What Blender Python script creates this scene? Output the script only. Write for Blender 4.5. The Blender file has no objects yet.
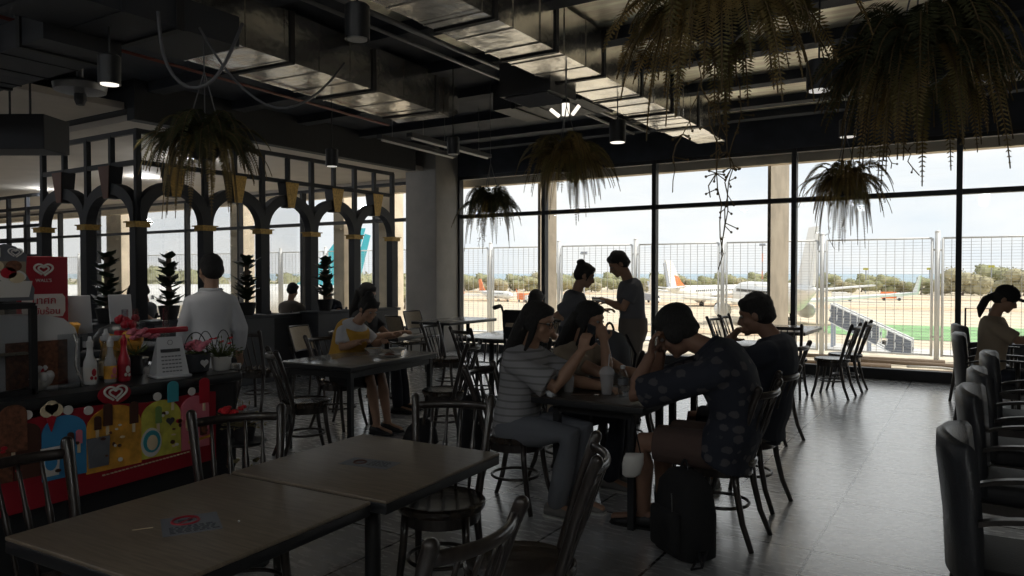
import bpy, bmesh, math, random
from math import pi, sin, cos, tan, atan, atan2, sqrt, radians
from mathutils import Vector, Matrix, Euler, Quaternion
S = bpy.context.scene
COL = S.collection
RND = random.Random(7)
V = Vector

# ---------------------------------------------------------------- materials
def mat(name, col, rough=0.6, metal=0.0, noise=0.0, nscale=8.0, bump=0.0, bscale=30.0, col2=None, spec=0.5, coat=0.0, stretch=(1, 1, 1), emit=None, estr=1.0):
    m = bpy.data.materials.new(name)
    m.use_nodes = True
    nt = m.node_tree
    b = nt.nodes['Principled BSDF']
    b.inputs['Base Color'].default_value = (*col, 1)
    b.inputs['Roughness'].default_value = rough
    b.inputs['Metallic'].default_value = metal
    b.inputs['Specular IOR Level'].default_value = spec
    b.inputs['Coat Weight'].default_value = coat
    if emit:
        b.inputs['Emission Color'].default_value = (*emit, 1)
        b.inputs['Emission Strength'].default_value = estr
    if noise > 0 or col2 or bump > 0:
        tc = nt.nodes.new('ShaderNodeTexCoord')
        mp = nt.nodes.new('ShaderNodeMapping')
        mp.inputs['Scale'].default_value = stretch
        nt.links.new(tc.outputs['Object'], mp.inputs['Vector'])
    if noise > 0 or col2:
        n = nt.nodes.new('ShaderNodeTexNoise')
        n.inputs['Scale'].default_value = nscale
        n.inputs['Detail'].default_value = 4
        nt.links.new(mp.outputs[0], n.inputs['Vector'])
        r = nt.nodes.new('ShaderNodeValToRGB')
        c2 = col2 or tuple(min(1, c * (1 + noise)) for c in col)
        c1 = col if col2 else tuple(c * (1 - noise) for c in col)
        r.color_ramp.elements[0].color = (*c1, 1)
        r.color_ramp.elements[0].position = 0.35
        r.color_ramp.elements[1].color = (*c2, 1)
        r.color_ramp.elements[1].position = 0.65
        nt.links.new(n.outputs['Fac'], r.inputs[0])
        nt.links.new(r.outputs[0], b.inputs['Base Color'])
    if bump > 0:
        n2 = nt.nodes.new('ShaderNodeTexNoise')
        n2.inputs['Scale'].default_value = bscale
        n2.inputs['Detail'].default_value = 3
        nt.links.new(mp.outputs[0], n2.inputs['Vector'])
        bp = nt.nodes.new('ShaderNodeBump')
        bp.inputs['Strength'].default_value = bump
        bp.inputs['Distance'].default_value = 0.02
        nt.links.new(n2.outputs['Fac'], bp.inputs['Height'])
        nt.links.new(bp.outputs[0], b.inputs['Normal'])
    return m

def glass_mat(name, tint=(1, 1, 1), gloss=0.08, rough=0.02):
    m = bpy.data.materials.new(name)
    m.use_nodes = True
    nt = m.node_tree
    nt.nodes.clear()
    out = nt.nodes.new('ShaderNodeOutputMaterial')
    mx = nt.nodes.new('ShaderNodeMixShader')
    tr = nt.nodes.new('ShaderNodeBsdfTransparent')
    tr.inputs[0].default_value = (*tint, 1)
    gl = nt.nodes.new('ShaderNodeBsdfGlossy')
    gl.inputs['Roughness'].default_value = rough
    lw = nt.nodes.new('ShaderNodeLayerWeight')
    lw.inputs[0].default_value = 0.25
    mr = nt.nodes.new('ShaderNodeMath')
    mr.operation = 'MULTIPLY_ADD'
    mr.inputs[1].default_value = 0.35
    mr.inputs[2].default_value = gloss
    nt.links.new(lw.outputs['Fresnel'], mr.inputs[0])
    nt.links.new(mr.outputs[0], mx.inputs[0])
    nt.links.new(tr.outputs[0], mx.inputs[1])
    nt.links.new(gl.outputs[0], mx.inputs[2])
    nt.links.new(mx.outputs[0], out.inputs[0])
    return m

M = {}
M['black_metal'] = mat('black_metal', (0.012, 0.013, 0.015), 0.45)
M['black_paint'] = mat('black_paint', (0.03, 0.033, 0.04), 0.6, bump=0.1, bscale=60)
M['frame'] = mat('frame_black', (0.02, 0.021, 0.025), 0.5)
M['pillar'] = mat('pillar_grey', (0.42, 0.405, 0.38), 0.85, noise=0.08, nscale=3, bump=0.15, bscale=40)
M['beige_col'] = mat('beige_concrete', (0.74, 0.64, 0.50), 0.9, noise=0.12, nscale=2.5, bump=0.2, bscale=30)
M['duct'] = mat('duct_foil', (0.72, 0.70, 0.66), 0.21, metal=0.95, noise=0.15, nscale=2.5, bump=0.8, bscale=3.2)
M['duct_band'] = mat('duct_band', (0.02, 0.02, 0.022), 0.6)
M['ceil_dark'] = mat('ceiling_dark', (0.055, 0.062, 0.078), 0.8, noise=0.2, nscale=3)
M['ceil_light'] = mat('ceiling_deck', (0.92, 0.83, 0.70), 0.38, metal=0.7, noise=0.2, nscale=1.6, bump=0.5, bscale=5, stretch=(1, 7, 1))
M['ceil_next'] = mat('ceiling_next_room', (0.5, 0.45, 0.39), 0.8, noise=0.05, nscale=2)
M['wall_next'] = mat('wall_next_room', (0.45, 0.40, 0.34), 0.85, noise=0.05)
M['wall_dark'] = mat('wall_dark', (0.03, 0.032, 0.036), 0.8)
M['wedge_concrete'] = mat('wedge_concrete', (0.33, 0.285, 0.225), 0.9, noise=0.14, nscale=3, bump=0.2, bscale=30)
M['gold'] = mat('gold_paint', (0.46, 0.29, 0.07), 0.45, metal=0.25, noise=0.3, nscale=40)
M['gold_shaded'] = mat('gold_paint_shaded', (0.13, 0.05, 0.03), 0.5, metal=0.2)  # gold of the unlit side run, its shade put into the colour
M['grey_panel'] = mat('grey_panel', (0.05, 0.052, 0.058), 0.6)
M['dark_wood'] = mat('dark_wood', (0.026, 0.020, 0.018), 0.28, noise=0.35, nscale=6, stretch=(6, 6, 1), coat=0.25)
M['seat_wood'] = mat('seat_wood', (0.03, 0.02, 0.014), 0.25, noise=0.5, nscale=5, stretch=(1, 6, 1), coat=0.3)
M['cane'] = mat('cane', (0.33, 0.27, 0.19), 0.7, noise=0.25, nscale=160)
M['leather'] = mat('black_leather', (0.03, 0.032, 0.037), 0.36, bump=0.12, bscale=120)
M['arm_wood'] = mat('arm_wood', (0.03, 0.026, 0.024), 0.3, noise=0.3)
M['white_plastic'] = mat('white_plastic', (0.7, 0.7, 0.7), 0.35)
M['paper'] = mat('paper', (0.62, 0.63, 0.65), 0.8)
M['paper_blue'] = mat('paper_blue', (0.16, 0.172, 0.19), 0.55)
M['ink'] = mat('ink', (0.05, 0.055, 0.07), 0.8)
M['red'] = mat('red_gloss', (0.45, 0.012, 0.03), 0.4)
M['red_dark'] = mat('red_board', (0.33, 0.008, 0.022), 0.55)
M['white_ink'] = mat('white_ink', (0.75, 0.72, 0.68), 0.7)
M['blue_ink'] = mat('blue_ink', (0.05, 0.28, 0.55), 0.6)
M['orange_ink'] = mat('orange_ink', (0.72, 0.36, 0.05), 0.6, noise=0.3, nscale=14)
M['lime_ink'] = mat('lime_ink', (0.58, 0.55, 0.09), 0.6, noise=0.2, nscale=18)
M['pink_ink'] = mat('pink_ink', (0.72, 0.2, 0.26), 0.6)
M['brown_ink'] = mat('brown_ink', (0.07, 0.025, 0.015), 0.6)
M['choc_ink'] = mat('choc_ink', (0.16, 0.06, 0.03), 0.6, noise=0.4, nscale=60)
M['cream_ink'] = mat('cream_ink', (0.75, 0.62, 0.42), 0.6)
M['green_ink'] = mat('green_ink', (0.2, 0.33, 0.1), 0.6)
M['teal_ink'] = mat('teal_ink', (0.05, 0.35, 0.42), 0.6)
M['counter'] = mat('counter_black', (0.02, 0.022, 0.025), 0.35)
M['skin'] = mat('skin', (0.40, 0.235, 0.155), 0.55, noise=0.05, nscale=20)
M['skin_dark'] = mat('skin_tan', (0.27, 0.15, 0.10), 0.55, noise=0.05, nscale=20)
M['hair'] = mat('hair_black', (0.016, 0.015, 0.015), 0.75, noise=0.5, nscale=40, stretch=(6, 6, 1), bump=0.5, bscale=60)
M['eye_white'] = mat('eye_white', (0.3, 0.3, 0.29), 0.3)
M['iris'] = mat('iris_dark', (0.02, 0.012, 0.01), 0.2)
M['white_cloth'] = mat('white_cloth', (0.62, 0.63, 0.66), 0.9, bump=0.25, bscale=14)
M['grey_cloth'] = mat('grey_cloth', (0.085, 0.09, 0.10), 0.9, bump=0.2, bscale=16)
M['uniform'] = mat('uniform_cloth', (0.13, 0.135, 0.15), 0.9, bump=0.25, bscale=16)
M['khaki'] = mat('khaki_cloth', (0.17, 0.15, 0.13), 0.9, bump=0.2, bscale=14)
M['navy'] = mat('navy_cloth', (0.02, 0.024, 0.036), 0.9, bump=0.2, bscale=14)
M['black_cloth'] = mat('black_cloth', (0.012, 0.012, 0.014), 0.9, bump=0.2, bscale=14)
M['yellow_cloth'] = mat('yellow_cloth', (0.6, 0.34, 0.05), 0.85, bump=0.2, bscale=20)
M['tan_cloth'] = mat('tan_cloth', (0.33, 0.27, 0.2), 0.9, bump=0.25, bscale=14)
M['denim'] = mat('grey_trousers', (0.16, 0.17, 0.19), 0.9, bump=0.2, bscale=20)
M['shorts'] = mat('brown_shorts', (0.10, 0.065, 0.055), 0.9, bump=0.2, bscale=20)
M['shoe_black'] = mat('shoe_black', (0.015, 0.015, 0.017), 0.5)
M['shoe_grey'] = mat('shoe_grey', (0.22, 0.21, 0.2), 0.7)
M['sole'] = mat('sole_white', (0.5, 0.5, 0.48), 0.7)
M['rubber'] = mat('rubber', (0.015, 0.015, 0.016), 0.7)
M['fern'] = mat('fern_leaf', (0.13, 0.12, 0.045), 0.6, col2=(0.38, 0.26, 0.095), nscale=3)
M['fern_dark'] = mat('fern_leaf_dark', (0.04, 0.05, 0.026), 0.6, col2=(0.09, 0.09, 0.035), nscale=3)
M['stem'] = mat('fern_stem', (0.12, 0.08, 0.03), 0.7)
M['pot_black'] = mat('pot_black', (0.014, 0.014, 0.016), 0.6)
M['leaf_dark'] = mat('plant_leaf', (0.02, 0.035, 0.018), 0.45, noise=0.3, nscale=10)
M['leaf_green'] = mat('flower_leaf', (0.09, 0.12, 0.03), 0.6, noise=0.3, nscale=20)
M['leaf_pale'] = mat('pale_leaf', (0.30, 0.26, 0.13), 0.7, noise=0.3, nscale=20)
M['pink'] = mat('pink_petal', (0.68, 0.2, 0.26), 0.6, noise=0.2, nscale=30)
M['red_petal'] = mat('red_petal', (0.6, 0.02, 0.03), 0.55)
M['ceramic'] = mat('white_ceramic', (0.68, 0.67, 0.64), 0.3)
M['chrome'] = mat('steel', (0.6, 0.6, 0.6), 0.25, metal=1.0)
M['cable'] = mat('cable_grey', (0.13, 0.13, 0.14), 0.6)
M['pipe'] = mat('pipe_grey', (0.25, 0.25, 0.26), 0.4, metal=0.6)
M['pipe_red'] = mat('pipe_red', (0.16, 0.03, 0.02), 0.5)
M['lamp_glow'] = mat('lamp_glow', (0.9, 0.9, 0.88), 0.5, emit=(1.0, 0.93, 0.82), estr=1.1)
M['lamp_dim'] = mat('lamp_dim', (0.9, 0.9, 0.88), 0.5, emit=(1.0, 0.96, 0.9), estr=0.45)
M['fence'] = mat('fence_galvanised', (0.72, 0.73, 0.74), 0.6, metal=0.2)
M['fence_wire'] = mat('fence_wire', (0.6, 0.6, 0.6), 0.6)
M['glass'] = glass_mat('window_glass', (0.97, 0.98, 0.98), 0.02)
M['acrylic'] = glass_mat('clear_acrylic', (0.86, 0.88, 0.9), 0.10, 0.05)
M['bottle_clear'] = glass_mat('clear_bottle', (0.9, 0.92, 0.94), 0.12, 0.08)
M['cup_clear'] = mat('frosted_cup', (0.75, 0.76, 0.78), 0.25)
M['cup_clear'].node_tree.nodes['Principled BSDF'].inputs['Alpha'].default_value = 0.42

for k_ in ('fern', 'fern_dark', 'leaf_pale'):      # thin leaves let some light through
    nt_ = M[k_].node_tree; b_ = nt_.nodes['Principled BSDF']; o_ = nt_.nodes['Material Output']
    tr_ = nt_.nodes.new('ShaderNodeBsdfTranslucent'); mx_ = nt_.nodes.new('ShaderNodeMixShader'); mx_.inputs[0].default_value = 0.45
    nt_.links.new(b_.inputs['Base Color'].links[0].from_socket, tr_.inputs[0])
    nt_.links.new(b_.outputs[0], mx_.inputs[1]); nt_.links.new(tr_.outputs[0], mx_.inputs[2]); nt_.links.new(mx_.outputs[0], o_.inputs[0])

# ---------------------------------------------------------------- mesh builder
def frame_of(d):
    d = V(d).normalized()
    up = V((0, 0, 1)) if abs(d.z) < 0.95 else V((0, 1, 0))
    a = d.cross(up).normalized()
    b = a.cross(d).normalized()
    return a, b, d

class MB:
    def __init__(self):
        self.v = []; self.f = []; self.mi = []; self.m = 0
    def add(self, vs, fs):
        o = len(self.v)
        self.v.extend([tuple(p) for p in vs])
        self.f.extend([tuple(i + o for i in f) for f in fs])
        self.mi.extend([self.m] * len(fs))
        return self
    def box(self, c, s, rot=None, taper=1.0):
        hx, hy, hz = s[0] / 2, s[1] / 2, s[2] / 2
        R = Euler(rot).to_matrix() if rot is not None and not isinstance(rot, Matrix) else (rot or Matrix.Identity(3))
        vs = []
        for z in (-1, 1):
            t = taper if z > 0 else 1.0
            for x, y in ((-1, -1), (1, -1), (1, 1), (-1, 1)):
                vs.append(V(c) + R @ V((x * hx * t, y * hy * t, z * hz)))
        return self.add(vs, [(3, 2, 1, 0), (4, 5, 6, 7), (0, 1, 5, 4), (1, 2, 6, 5), (2, 3, 7, 6), (3, 0, 4, 7)])
    def bbox(self, a, b):
        return self.box([(a[i] + b[i]) / 2 for i in range(3)], [abs(b[i] - a[i]) for i in range(3)])
    def rbox(self, c, s, r=0.02, rot=None, n=3):
        """box with rounded vertical and horizontal edges, lofted"""
        R = Euler(rot).to_matrix() if rot is not None and not isinstance(rot, Matrix) else (rot or Matrix.Identity(3))
        hx, hy, hz = s[0] / 2, s[1] / 2, s[2] / 2
        r = min(r, hx * .99, hy * .99, hz * .99)
        rings = []
        for k in range(n + 1):
            a = pi / 2 * k / n
            rings.append((-hz + r - r * cos(a), r - r * sin(a)))
        rings += [(-z, i) for z, i in reversed(rings)]
        vs = []; per = 4 * (n + 1)
        for z, ins in rings:
            for q, (sx, sy) in enumerate(((1, 1), (-1, 1), (-1, -1), (1, -1))):
                for k in range(n + 1):
                    a = pi / 2 * (q + k / n)
                    rr = r - ins
                    x = sx * (hx - r) + rr * cos(a); y = sy * (hy - r) + rr * sin(a)
                    vs.append(V(c) + R @ V((x, y, z)))
        fs = []
        nr = len(rings)
        for i in range(nr - 1):
            for k in range(per):
                k2 = (k + 1) % per
                fs.append((i * per + k, i * per + k2, (i + 1) * per + k2, (i + 1) * per + k))
        fs.append(tuple(range(per - 1, -1, -1)))
        fs.append(tuple((nr - 1) * per + k for k in range(per)))
        return self.add(vs, fs)
    def bar(self, p0, p1, w, d=None, up=None):
        d = d or w
        p0, p1 = V(p0), V(p1)
        t = (p1 - p0)
        L = t.length
        if L < 1e-6: return self
        t.normalize()
        u = V(up) if up else (V((0, 0, 1)) if abs(t.z) < 0.95 else V((0, 1, 0)))
        a = t.cross(u).normalized(); b = a.cross(t).normalized()
        vs = []
        for p in (p0, p1):
            for x, y in ((-1, -1), (1, -1), (1, 1), (-1, 1)):
                vs.append(p + a * (x * w / 2) + b * (y * d / 2))
        return self.add(vs, [(3, 2, 1, 0), (4, 5, 6, 7), (0, 1, 5, 4), (1, 2, 6, 5), (2, 3, 7, 6), (3, 0, 4, 7)])
    def tube(self, pts, r, n=8, cap=True, closed=False, flat=1.0, round_cap=False):
        pts = [V(p) for p in pts]
        m = len(pts)
        rs = r if isinstance(r, (list, tuple)) else [r] * m
        if round_cap and not closed:
            d0 = (pts[0] - pts[1]).normalized(); d1 = (pts[-1] - pts[-2]).normalized()
            pre = [(pts[0] + d0 * rs[0] * s_, rs[0] * q) for s_, q in ((0.98, 0.2), (0.8, 0.6), (0.45, 0.89))]
            post = [(pts[-1] + d1 * rs[-1] * s_, rs[-1] * q) for s_, q in ((0.45, 0.89), (0.8, 0.6), (0.98, 0.2))]
            pts = [p for p, _ in pre] + pts + [p for p, _ in post]
            rs = [q for _, q in pre] + list(rs) + [q for _, q in post]
            m = len(pts)
        vs = []; prev = None
        for i in range(m):
            if closed: t = pts[(i + 1) % m] - pts[i - 1]
            else: t = pts[min(i + 1, m - 1)] - pts[max(i - 1, 0)]
            if t.length < 1e-9: t = V((0, 0, 1))
            t.normalize()
            if prev is None:
                a, b, _ = frame_of(t)
            else:
                a = prev - t * prev.dot(t)
                if a.length < 1e-6: a, b, _ = frame_of(t)
                a.normalize(); b = a.cross(t).normalized()
            prev = a
            for k in range(n):
                q = 2 * pi * k / n
                vs.append(pts[i] + a * (cos(q) * rs[i]) + b * (sin(q) * rs[i] * flat))
        fs = []
        for i in range(m if closed else m - 1):
            j = (i + 1) % m
            for k in range(n):
                k2 = (k + 1) % n
                fs.append((i * n + k, i * n + k2, j * n + k2, j * n + k))
        if cap and not closed:
            fs.append(tuple(range(n - 1, -1, -1)))
            fs.append(tuple((m - 1) * n + k for k in range(n)))
        return self.add(vs, fs)
    def lathe(self, prof, n=20, c=(0, 0, 0), cap=True, R=None):
        vs = []; c = V(c); R = R or Matrix.Identity(3)
        for r, z in prof:
            for k in range(n):
                q = 2 * pi * k / n
                vs.append(c + R @ V((r * cos(q), r * sin(q), z)))
        fs = []
        for i in range(len(prof) - 1):
            for k in range(n):
                k2 = (k + 1) % n
                fs.append((i * n + k, i * n + k2, (i + 1) * n + k2, (i + 1) * n + k))
        if cap:
            fs.append(tuple(range(n - 1, -1, -1)))
            fs.append(tuple((len(prof) - 1) * n + k for k in range(n)))
        return self.add(vs, fs)
    def ball(self, c, r, n=14, m=10, R=None):
        if not isinstance(r, (tuple, list)): r = (r, r, r)
        c = V(c); R = R or Matrix.Identity(3)
        vs = [c + R @ V((0, 0, -r[2]))]
        for i in range(1, m):
            a = -pi / 2 + pi * i / m
            for k in range(n):
                q = 2 * pi * k / n
                vs.append(c + R @ V((r[0] * cos(a) * cos(q), r[1] * cos(a) * sin(q), r[2] * sin(a))))
        vs.append(c + R @ V((0, 0, r[2])))
        fs = []
        for k in range(n):
            fs.append((0, 1 + (k + 1) % n, 1 + k))
        for i in range(m - 2):
            for k in range(n):
                k2 = (k + 1) % n
                fs.append((1 + i * n + k, 1 + i * n + k2, 1 + (i + 1) * n + k2, 1 + (i + 1) * n + k))
        t = len(vs) - 1
        for k in range(n):
            fs.append((t, 1 + (m - 2) * n + k, 1 + (m - 2) * n + (k + 1) % n))
        return self.add(vs, fs)
    def loft(self, rings):
        """rings: list of equal-length point lists"""
        n = len(rings[0]); vs = [p for r in rings for p in r]; fs = []
        for i in range(len(rings) - 1):
            for k in range(n):
                k2 = (k + 1) % n
                fs.append((i * n + k, i * n + k2, (i + 1) * n + k2, (i + 1) * n + k))
        fs.append(tuple(range(n - 1, -1, -1)))
        fs.append(tuple((len(rings) - 1) * n + k for k in range(n)))
        return self.add(vs, fs)
    def prism(self, pts2, o, ux, uy, depth):
        """extrude a 2d outline; ux, uy span it, depth along ux x uy"""
        ux, uy = V(ux), V(uy); nrm = ux.cross(uy).normalized(); o = V(o)
        A = [o + ux * x + uy * y for x, y in pts2]
        B = [p + nrm * depth for p in A]
        n = len(pts2)
        fs = [tuple(range(n - 1, -1, -1)), tuple(range(n, 2 * n))]
        for k in range(n):
            k2 = (k + 1) % n
            fs.append((k, k2, n + k2, n + k))
        return self.add(A + B, fs)
    def build(self, name, m=None, parent=None, smooth=False, loc=None):
        me = bpy.data.meshes.new(name)
        vs = self.v
        if loc is not None:
            L = V(loc)
            vs = [tuple(V(p) - L) for p in vs]
        me.from_pydata(vs, [], self.f)
        ms = m if isinstance(m, (list, tuple)) else [m]
        for x in ms:
            if x is not None: me.materials.append(x)
        if len(ms) > 1:
            me.polygons.foreach_set('material_index', self.mi)
        if smooth:
            me.polygons.foreach_set('use_smooth', [True] * len(me.polygons))
        bm = bmesh.new(); bm.from_mesh(me)
        bmesh.ops.recalc_face_normals(bm, faces=bm.faces)
        bm.to_mesh(me); bm.free()
        me.update()
        o = bpy.data.objects.new(name, me)
        COL.objects.link(o)
        if loc is not None: o.location = loc
        if smooth == 'auto':
            me.set_sharp_from_angle(angle=radians(40))
        if parent is not None: o.parent = parent
        return o

def tag(o, label=None, cat=None, group=None, kind=None):
    if label: o['label'] = label
    if cat: o['category'] = cat
    if group: o['group'] = group
    if kind: o['kind'] = kind
    return o

def thing(name, label, cat, loc=(0, 0, 0), rz=0.0, group=None):
    o = bpy.data.objects.new(name, None)
    o.empty_display_size = 0.1
    COL.objects.link(o)
    o.location = loc; o.rotation_euler = (0, 0, rz)
    return tag(o, label, cat, group)

def struct(name, mb, m, smooth=False):
    o = mb.build(name, m, None, smooth)
    o['kind'] = 'structure'
    return o

def children(o):
    return [c for c in bpy.data.objects if c.parent == o]

KIDS = {}
def dup(root, loc, rz, label, group=None, scale=None, skip=()):
    if root.name not in KIDS:
        KIDS[root.name] = [(c, children(c)) for c in children(root)]
    r = root.copy(); COL.objects.link(r)
    r.location = loc; r.rotation_euler = (0, 0, rz)
    if scale: r.scale = (scale, scale, scale) if not isinstance(scale, (tuple, list)) else scale
    r['label'] = label
    if group: r['group'] = group
    for ch, gs in KIDS[root.name]:
        if ch.name.split('.')[0] in skip: continue
        c = ch.copy(); COL.objects.link(c); c.parent = r
        for g in gs:
            d = g.copy(); COL.objects.link(d); d.parent = c
    return r

def remesh(o, voxel, smooth_it=2, smooth_f=0.5):
    """union everything in the mesh into one continuous skin"""
    md = o.modifiers.new('r', 'REMESH'); md.mode = 'VOXEL'; md.voxel_size = voxel; md.use_smooth_shade = True
    if smooth_it:
        sm = o.modifiers.new('s', 'SMOOTH'); sm.iterations = smooth_it; sm.factor = smooth_f
    bpy.context.view_layer.update()
    dg = bpy.context.evaluated_depsgraph_get()
    me = bpy.data.meshes.new_from_object(o.evaluated_get(dg))
    old = o.data
    o.modifiers.clear()
    mats = [m for m in old.materials]
    o.data = me
    if not me.materials:
        for m in mats: me.materials.append(m)
    bpy.data.meshes.remove(old)
    me.polygons.foreach_set('use_smooth', [True] * len(me.polygons))
    return o

def bez(p0, p1, p2, p3, n):
    p0, p1, p2, p3 = V(p0), V(p1), V(p2), V(p3)
    return [p0 * (1 - t) ** 3 + p1 * 3 * t * (1 - t) ** 2 + p2 * 3 * t * t * (1 - t) + p3 * t ** 3 for t in [i / n for i in range(n + 1)]]
# ---------------------------------------------------------------- camera, world, light
cam_d = bpy.data.cameras.new('camera')
cam = bpy.data.objects.new('camera', cam_d); COL.objects.link(cam)
S.camera = cam
cam_d.sensor_width = 36.0
cam_d.lens = 735.0 / 1024 * 36.0
cam_d.clip_end = 20000
cam_d.clip_start = 0.05
YAW = atan(463 / 735.0); PITCH = atan(15 / 735.0); EYE = 1.5
cam.location = (0, 0, EYE)
cam.rotation_euler = (pi / 2 - PITCH, 0, YAW)

S.view_settings.view_transform = 'Standard'
S.view_settings.look = 'None'
S.view_settings.gamma = 1.0
S.view_settings.use_curve_mapping = False
S.view_settings.exposure = 0.22
S.cycles.use_denoising = True
try:
    S.cycles.denoiser = 'OPENIMAGEDENOISE'
except Exception:
    pass
S.cycles.max_bounces = 8
S.cycles.diffuse_bounces = 5
S.cycles.glossy_bounces = 3
S.cycles.transparent_max_bounces = 24
S.cycles.sample_clamp_indirect = 4.0
S.cycles.caustics_reflective = False
S.cycles.caustics_refractive = False

w = bpy.data.worlds.new('sky'); S.world = w
w.use_nodes = True
nt = w.node_tree
bg = nt.nodes['Background']
tc = nt.nodes.new('ShaderNodeTexCoord')
mp = nt.nodes.new('ShaderNodeMapping'); mp.inputs['Scale'].default_value = (1.6, 1.6, 4.2)
nz = nt.nodes.new('ShaderNodeTexNoise'); nz.inputs['Scale'].default_value = 2.1; nz.inputs['Detail'].default_value = 6
nz.inputs['Roughness'].default_value = 0.55
rp = nt.nodes.new('ShaderNodeValToRGB')
rp.color_ramp.elements[0].position = 0.36; rp.color_ramp.elements[0].color = (0.80, 0.86, 0.92, 1)
rp.color_ramp.elements[1].position = 0.58; rp.color_ramp.elements[1].color = (0.96, 0.96, 0.95, 1)
nt.links.new(tc.outputs['Generated'], mp.inputs[0])
nt.links.new(mp.outputs[0], nz.inputs['Vector'])
nt.links.new(nz.outputs['Fac'], rp.inputs[0])
nt.links.new(rp.outputs[0], bg.inputs[0])
bg.inputs[1].default_value = 1.0

sun_d = bpy.data.lights.new('sun', 'SUN'); sun_d.energy = 3.9; sun_d.angle = radians(3); sun_d.color = (1, 0.93, 0.82)
sun = bpy.data.objects.new('sun', sun_d); COL.objects.link(sun)
sun.rotation_euler = Euler((radians(-2), radians(38), 0))   # high sun from the right, along the facade
sun.location = (0, -10, 30)

YW = 11.6      # window plane
def portal(x0, x1):
    d = bpy.data.lights.new('window_portal', 'AREA'); d.shape = 'RECTANGLE'; d.size = abs(x1 - x0); d.size_y = 3.1
    d.cycles.is_portal = True
    o = bpy.data.objects.new('window_portal', d); COL.objects.link(o)
    o.location = ((x0 + x1) / 2, YW + 0.3, 1.75)
    o.rotation_euler = (-pi / 2, 0, 0)
portal(-9, 6); portal(-30, -9)

# ---------------------------------------------------------------- floor
def floor_material():
    m = bpy.data.materials.new('floor_tile'); m.use_nodes = True
    nt = m.node_tree; b = nt.nodes['Principled BSDF']
    tc = nt.nodes.new('ShaderNodeTexCoord')
    br = nt.nodes.new('ShaderNodeTexBrick')
    br.offset = 0.0; br.squash = 1.0
    br.inputs['Scale'].default_value = 1.0
    br.inputs['Brick Width'].default_value = 0.66; br.inputs['Row Height'].default_value = 1.0
    br.inputs['Mortar Size'].default_value = 0.009
    br.inputs['Mortar Smooth'].default_value = 0.3
    br.inputs['Color1'].default_value = (0.56, 0.56, 0.565, 1); br.inputs['Color2'].default_value = (0.62, 0.62, 0.625, 1)
    br.inputs['Mortar'].default_value = (0.025, 0.025, 0.025, 1)
    mp = nt.nodes.new('ShaderNodeMapping'); mp.inputs['Location'].default_value = (0.07, -0.2, 0)
    nt.links.new(tc.outputs['Object'], mp.inputs[0]); nt.links.new(mp.outputs[0], br.inputs['Vector'])
    n = nt.nodes.new('ShaderNodeTexNoise'); n.inputs['Scale'].default_value = 3.5; n.inputs['Detail'].default_value = 3
    mp2 = nt.nodes.new('ShaderNodeMapping'); mp2.inputs['Scale'].default_value = (1, 3.2, 1)
    nt.links.new(tc.outputs['Object'], mp2.inputs[0]); nt.links.new(mp2.outputs[0], n.inputs['Vector'])
    mx = nt.nodes.new('ShaderNodeMix'); mx.data_type = 'RGBA'; mx.blend_type = 'OVERLAY'; mx.inputs[0].default_value = 0.14
    nt.links.new(br.outputs['Color'], mx.inputs[6]); nt.links.new(n.outputs['Color'], mx.inputs[7])
    hs = nt.nodes.new('ShaderNodeHueSaturation'); hs.inputs['Saturation'].default_value = 0.1
    nt.links.new(mx.outputs[2], hs.inputs['Color'])
    nt.links.new(hs.outputs[0], b.inputs['Base Color'])
    # worn streaks in the polish
    n3 = nt.nodes.new('ShaderNodeTexNoise'); n3.inputs['Scale'].default_value = 9; n3.inputs['Detail'].default_value = 5
    nt.links.new(mp2.outputs[0], n3.inputs['Vector'])
    mr = nt.nodes.new('ShaderNodeMapRange'); mr.inputs[1].default_value = 0.35; mr.inputs[2].default_value = 0.7; mr.inputs[3].default_value = 0.25; mr.inputs[4].default_value = 0.29
    nt.links.new(n3.outputs['Fac'], mr.inputs[0]); nt.links.new(mr.outputs[0], b.inputs['Roughness'])
    bp = nt.nodes.new('ShaderNodeBump'); bp.inputs['Strength'].default_value = 0.25; bp.inputs['Distance'].default_value = 0.004; bp.invert = True
    nt.links.new(br.outputs['Fac'], bp.inputs['Height']); nt.links.new(bp.outputs[0], b.inputs['Normal'])
    b.inputs['Specular IOR Level'].default_value = 1.0
    b.inputs['IOR'].default_value = 1.8; b.inputs['Coat Weight'].default_value = 1.0; b.inputs['Coat IOR'].default_value = 1.7; b.inputs['Coat Roughness'].default_value = 0.22
    return m
M['floor'] = floor_material()
struct('floor', MB().bbox((-31, -5, -0.2), (6.5, YW - 0.02, 0)), M['floor'])

# ---------------------------------------------------------------- ceiling
CZ = 3.85
struct('ceiling', MB().bbox((-4.6, -5, CZ), (6.5, 11.9, CZ + 0.2)), M['ceil_light'])
struct('ceiling_dark', MB().bbox((-31, -5, CZ), (-4.6, 11.9, CZ + 0.2)), M['ceil_dark'])
def beam(y, zb, wd=0.3, x0=-8.9, x1=6.4):
    struct('beam', MB().bbox((x0, y - wd / 2, zb), (x1, y + wd / 2, CZ)), M['ceil_dark'])
for y, zb, wd in ((1.4, 3.73, .2), (2.8, 3.73, .2), (4.1, 3.73, .2), (5.4, 3.73, .2), (6.6, 3.73, .2), (7.75, 3.74, .2), (9.05, 3.74, .2), (10.25, 3.75, .2), (11.05, 3.75, .2)):
    beam(y, zb, wd)
beam(8.25, 3.34, .3, -1.25)
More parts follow.
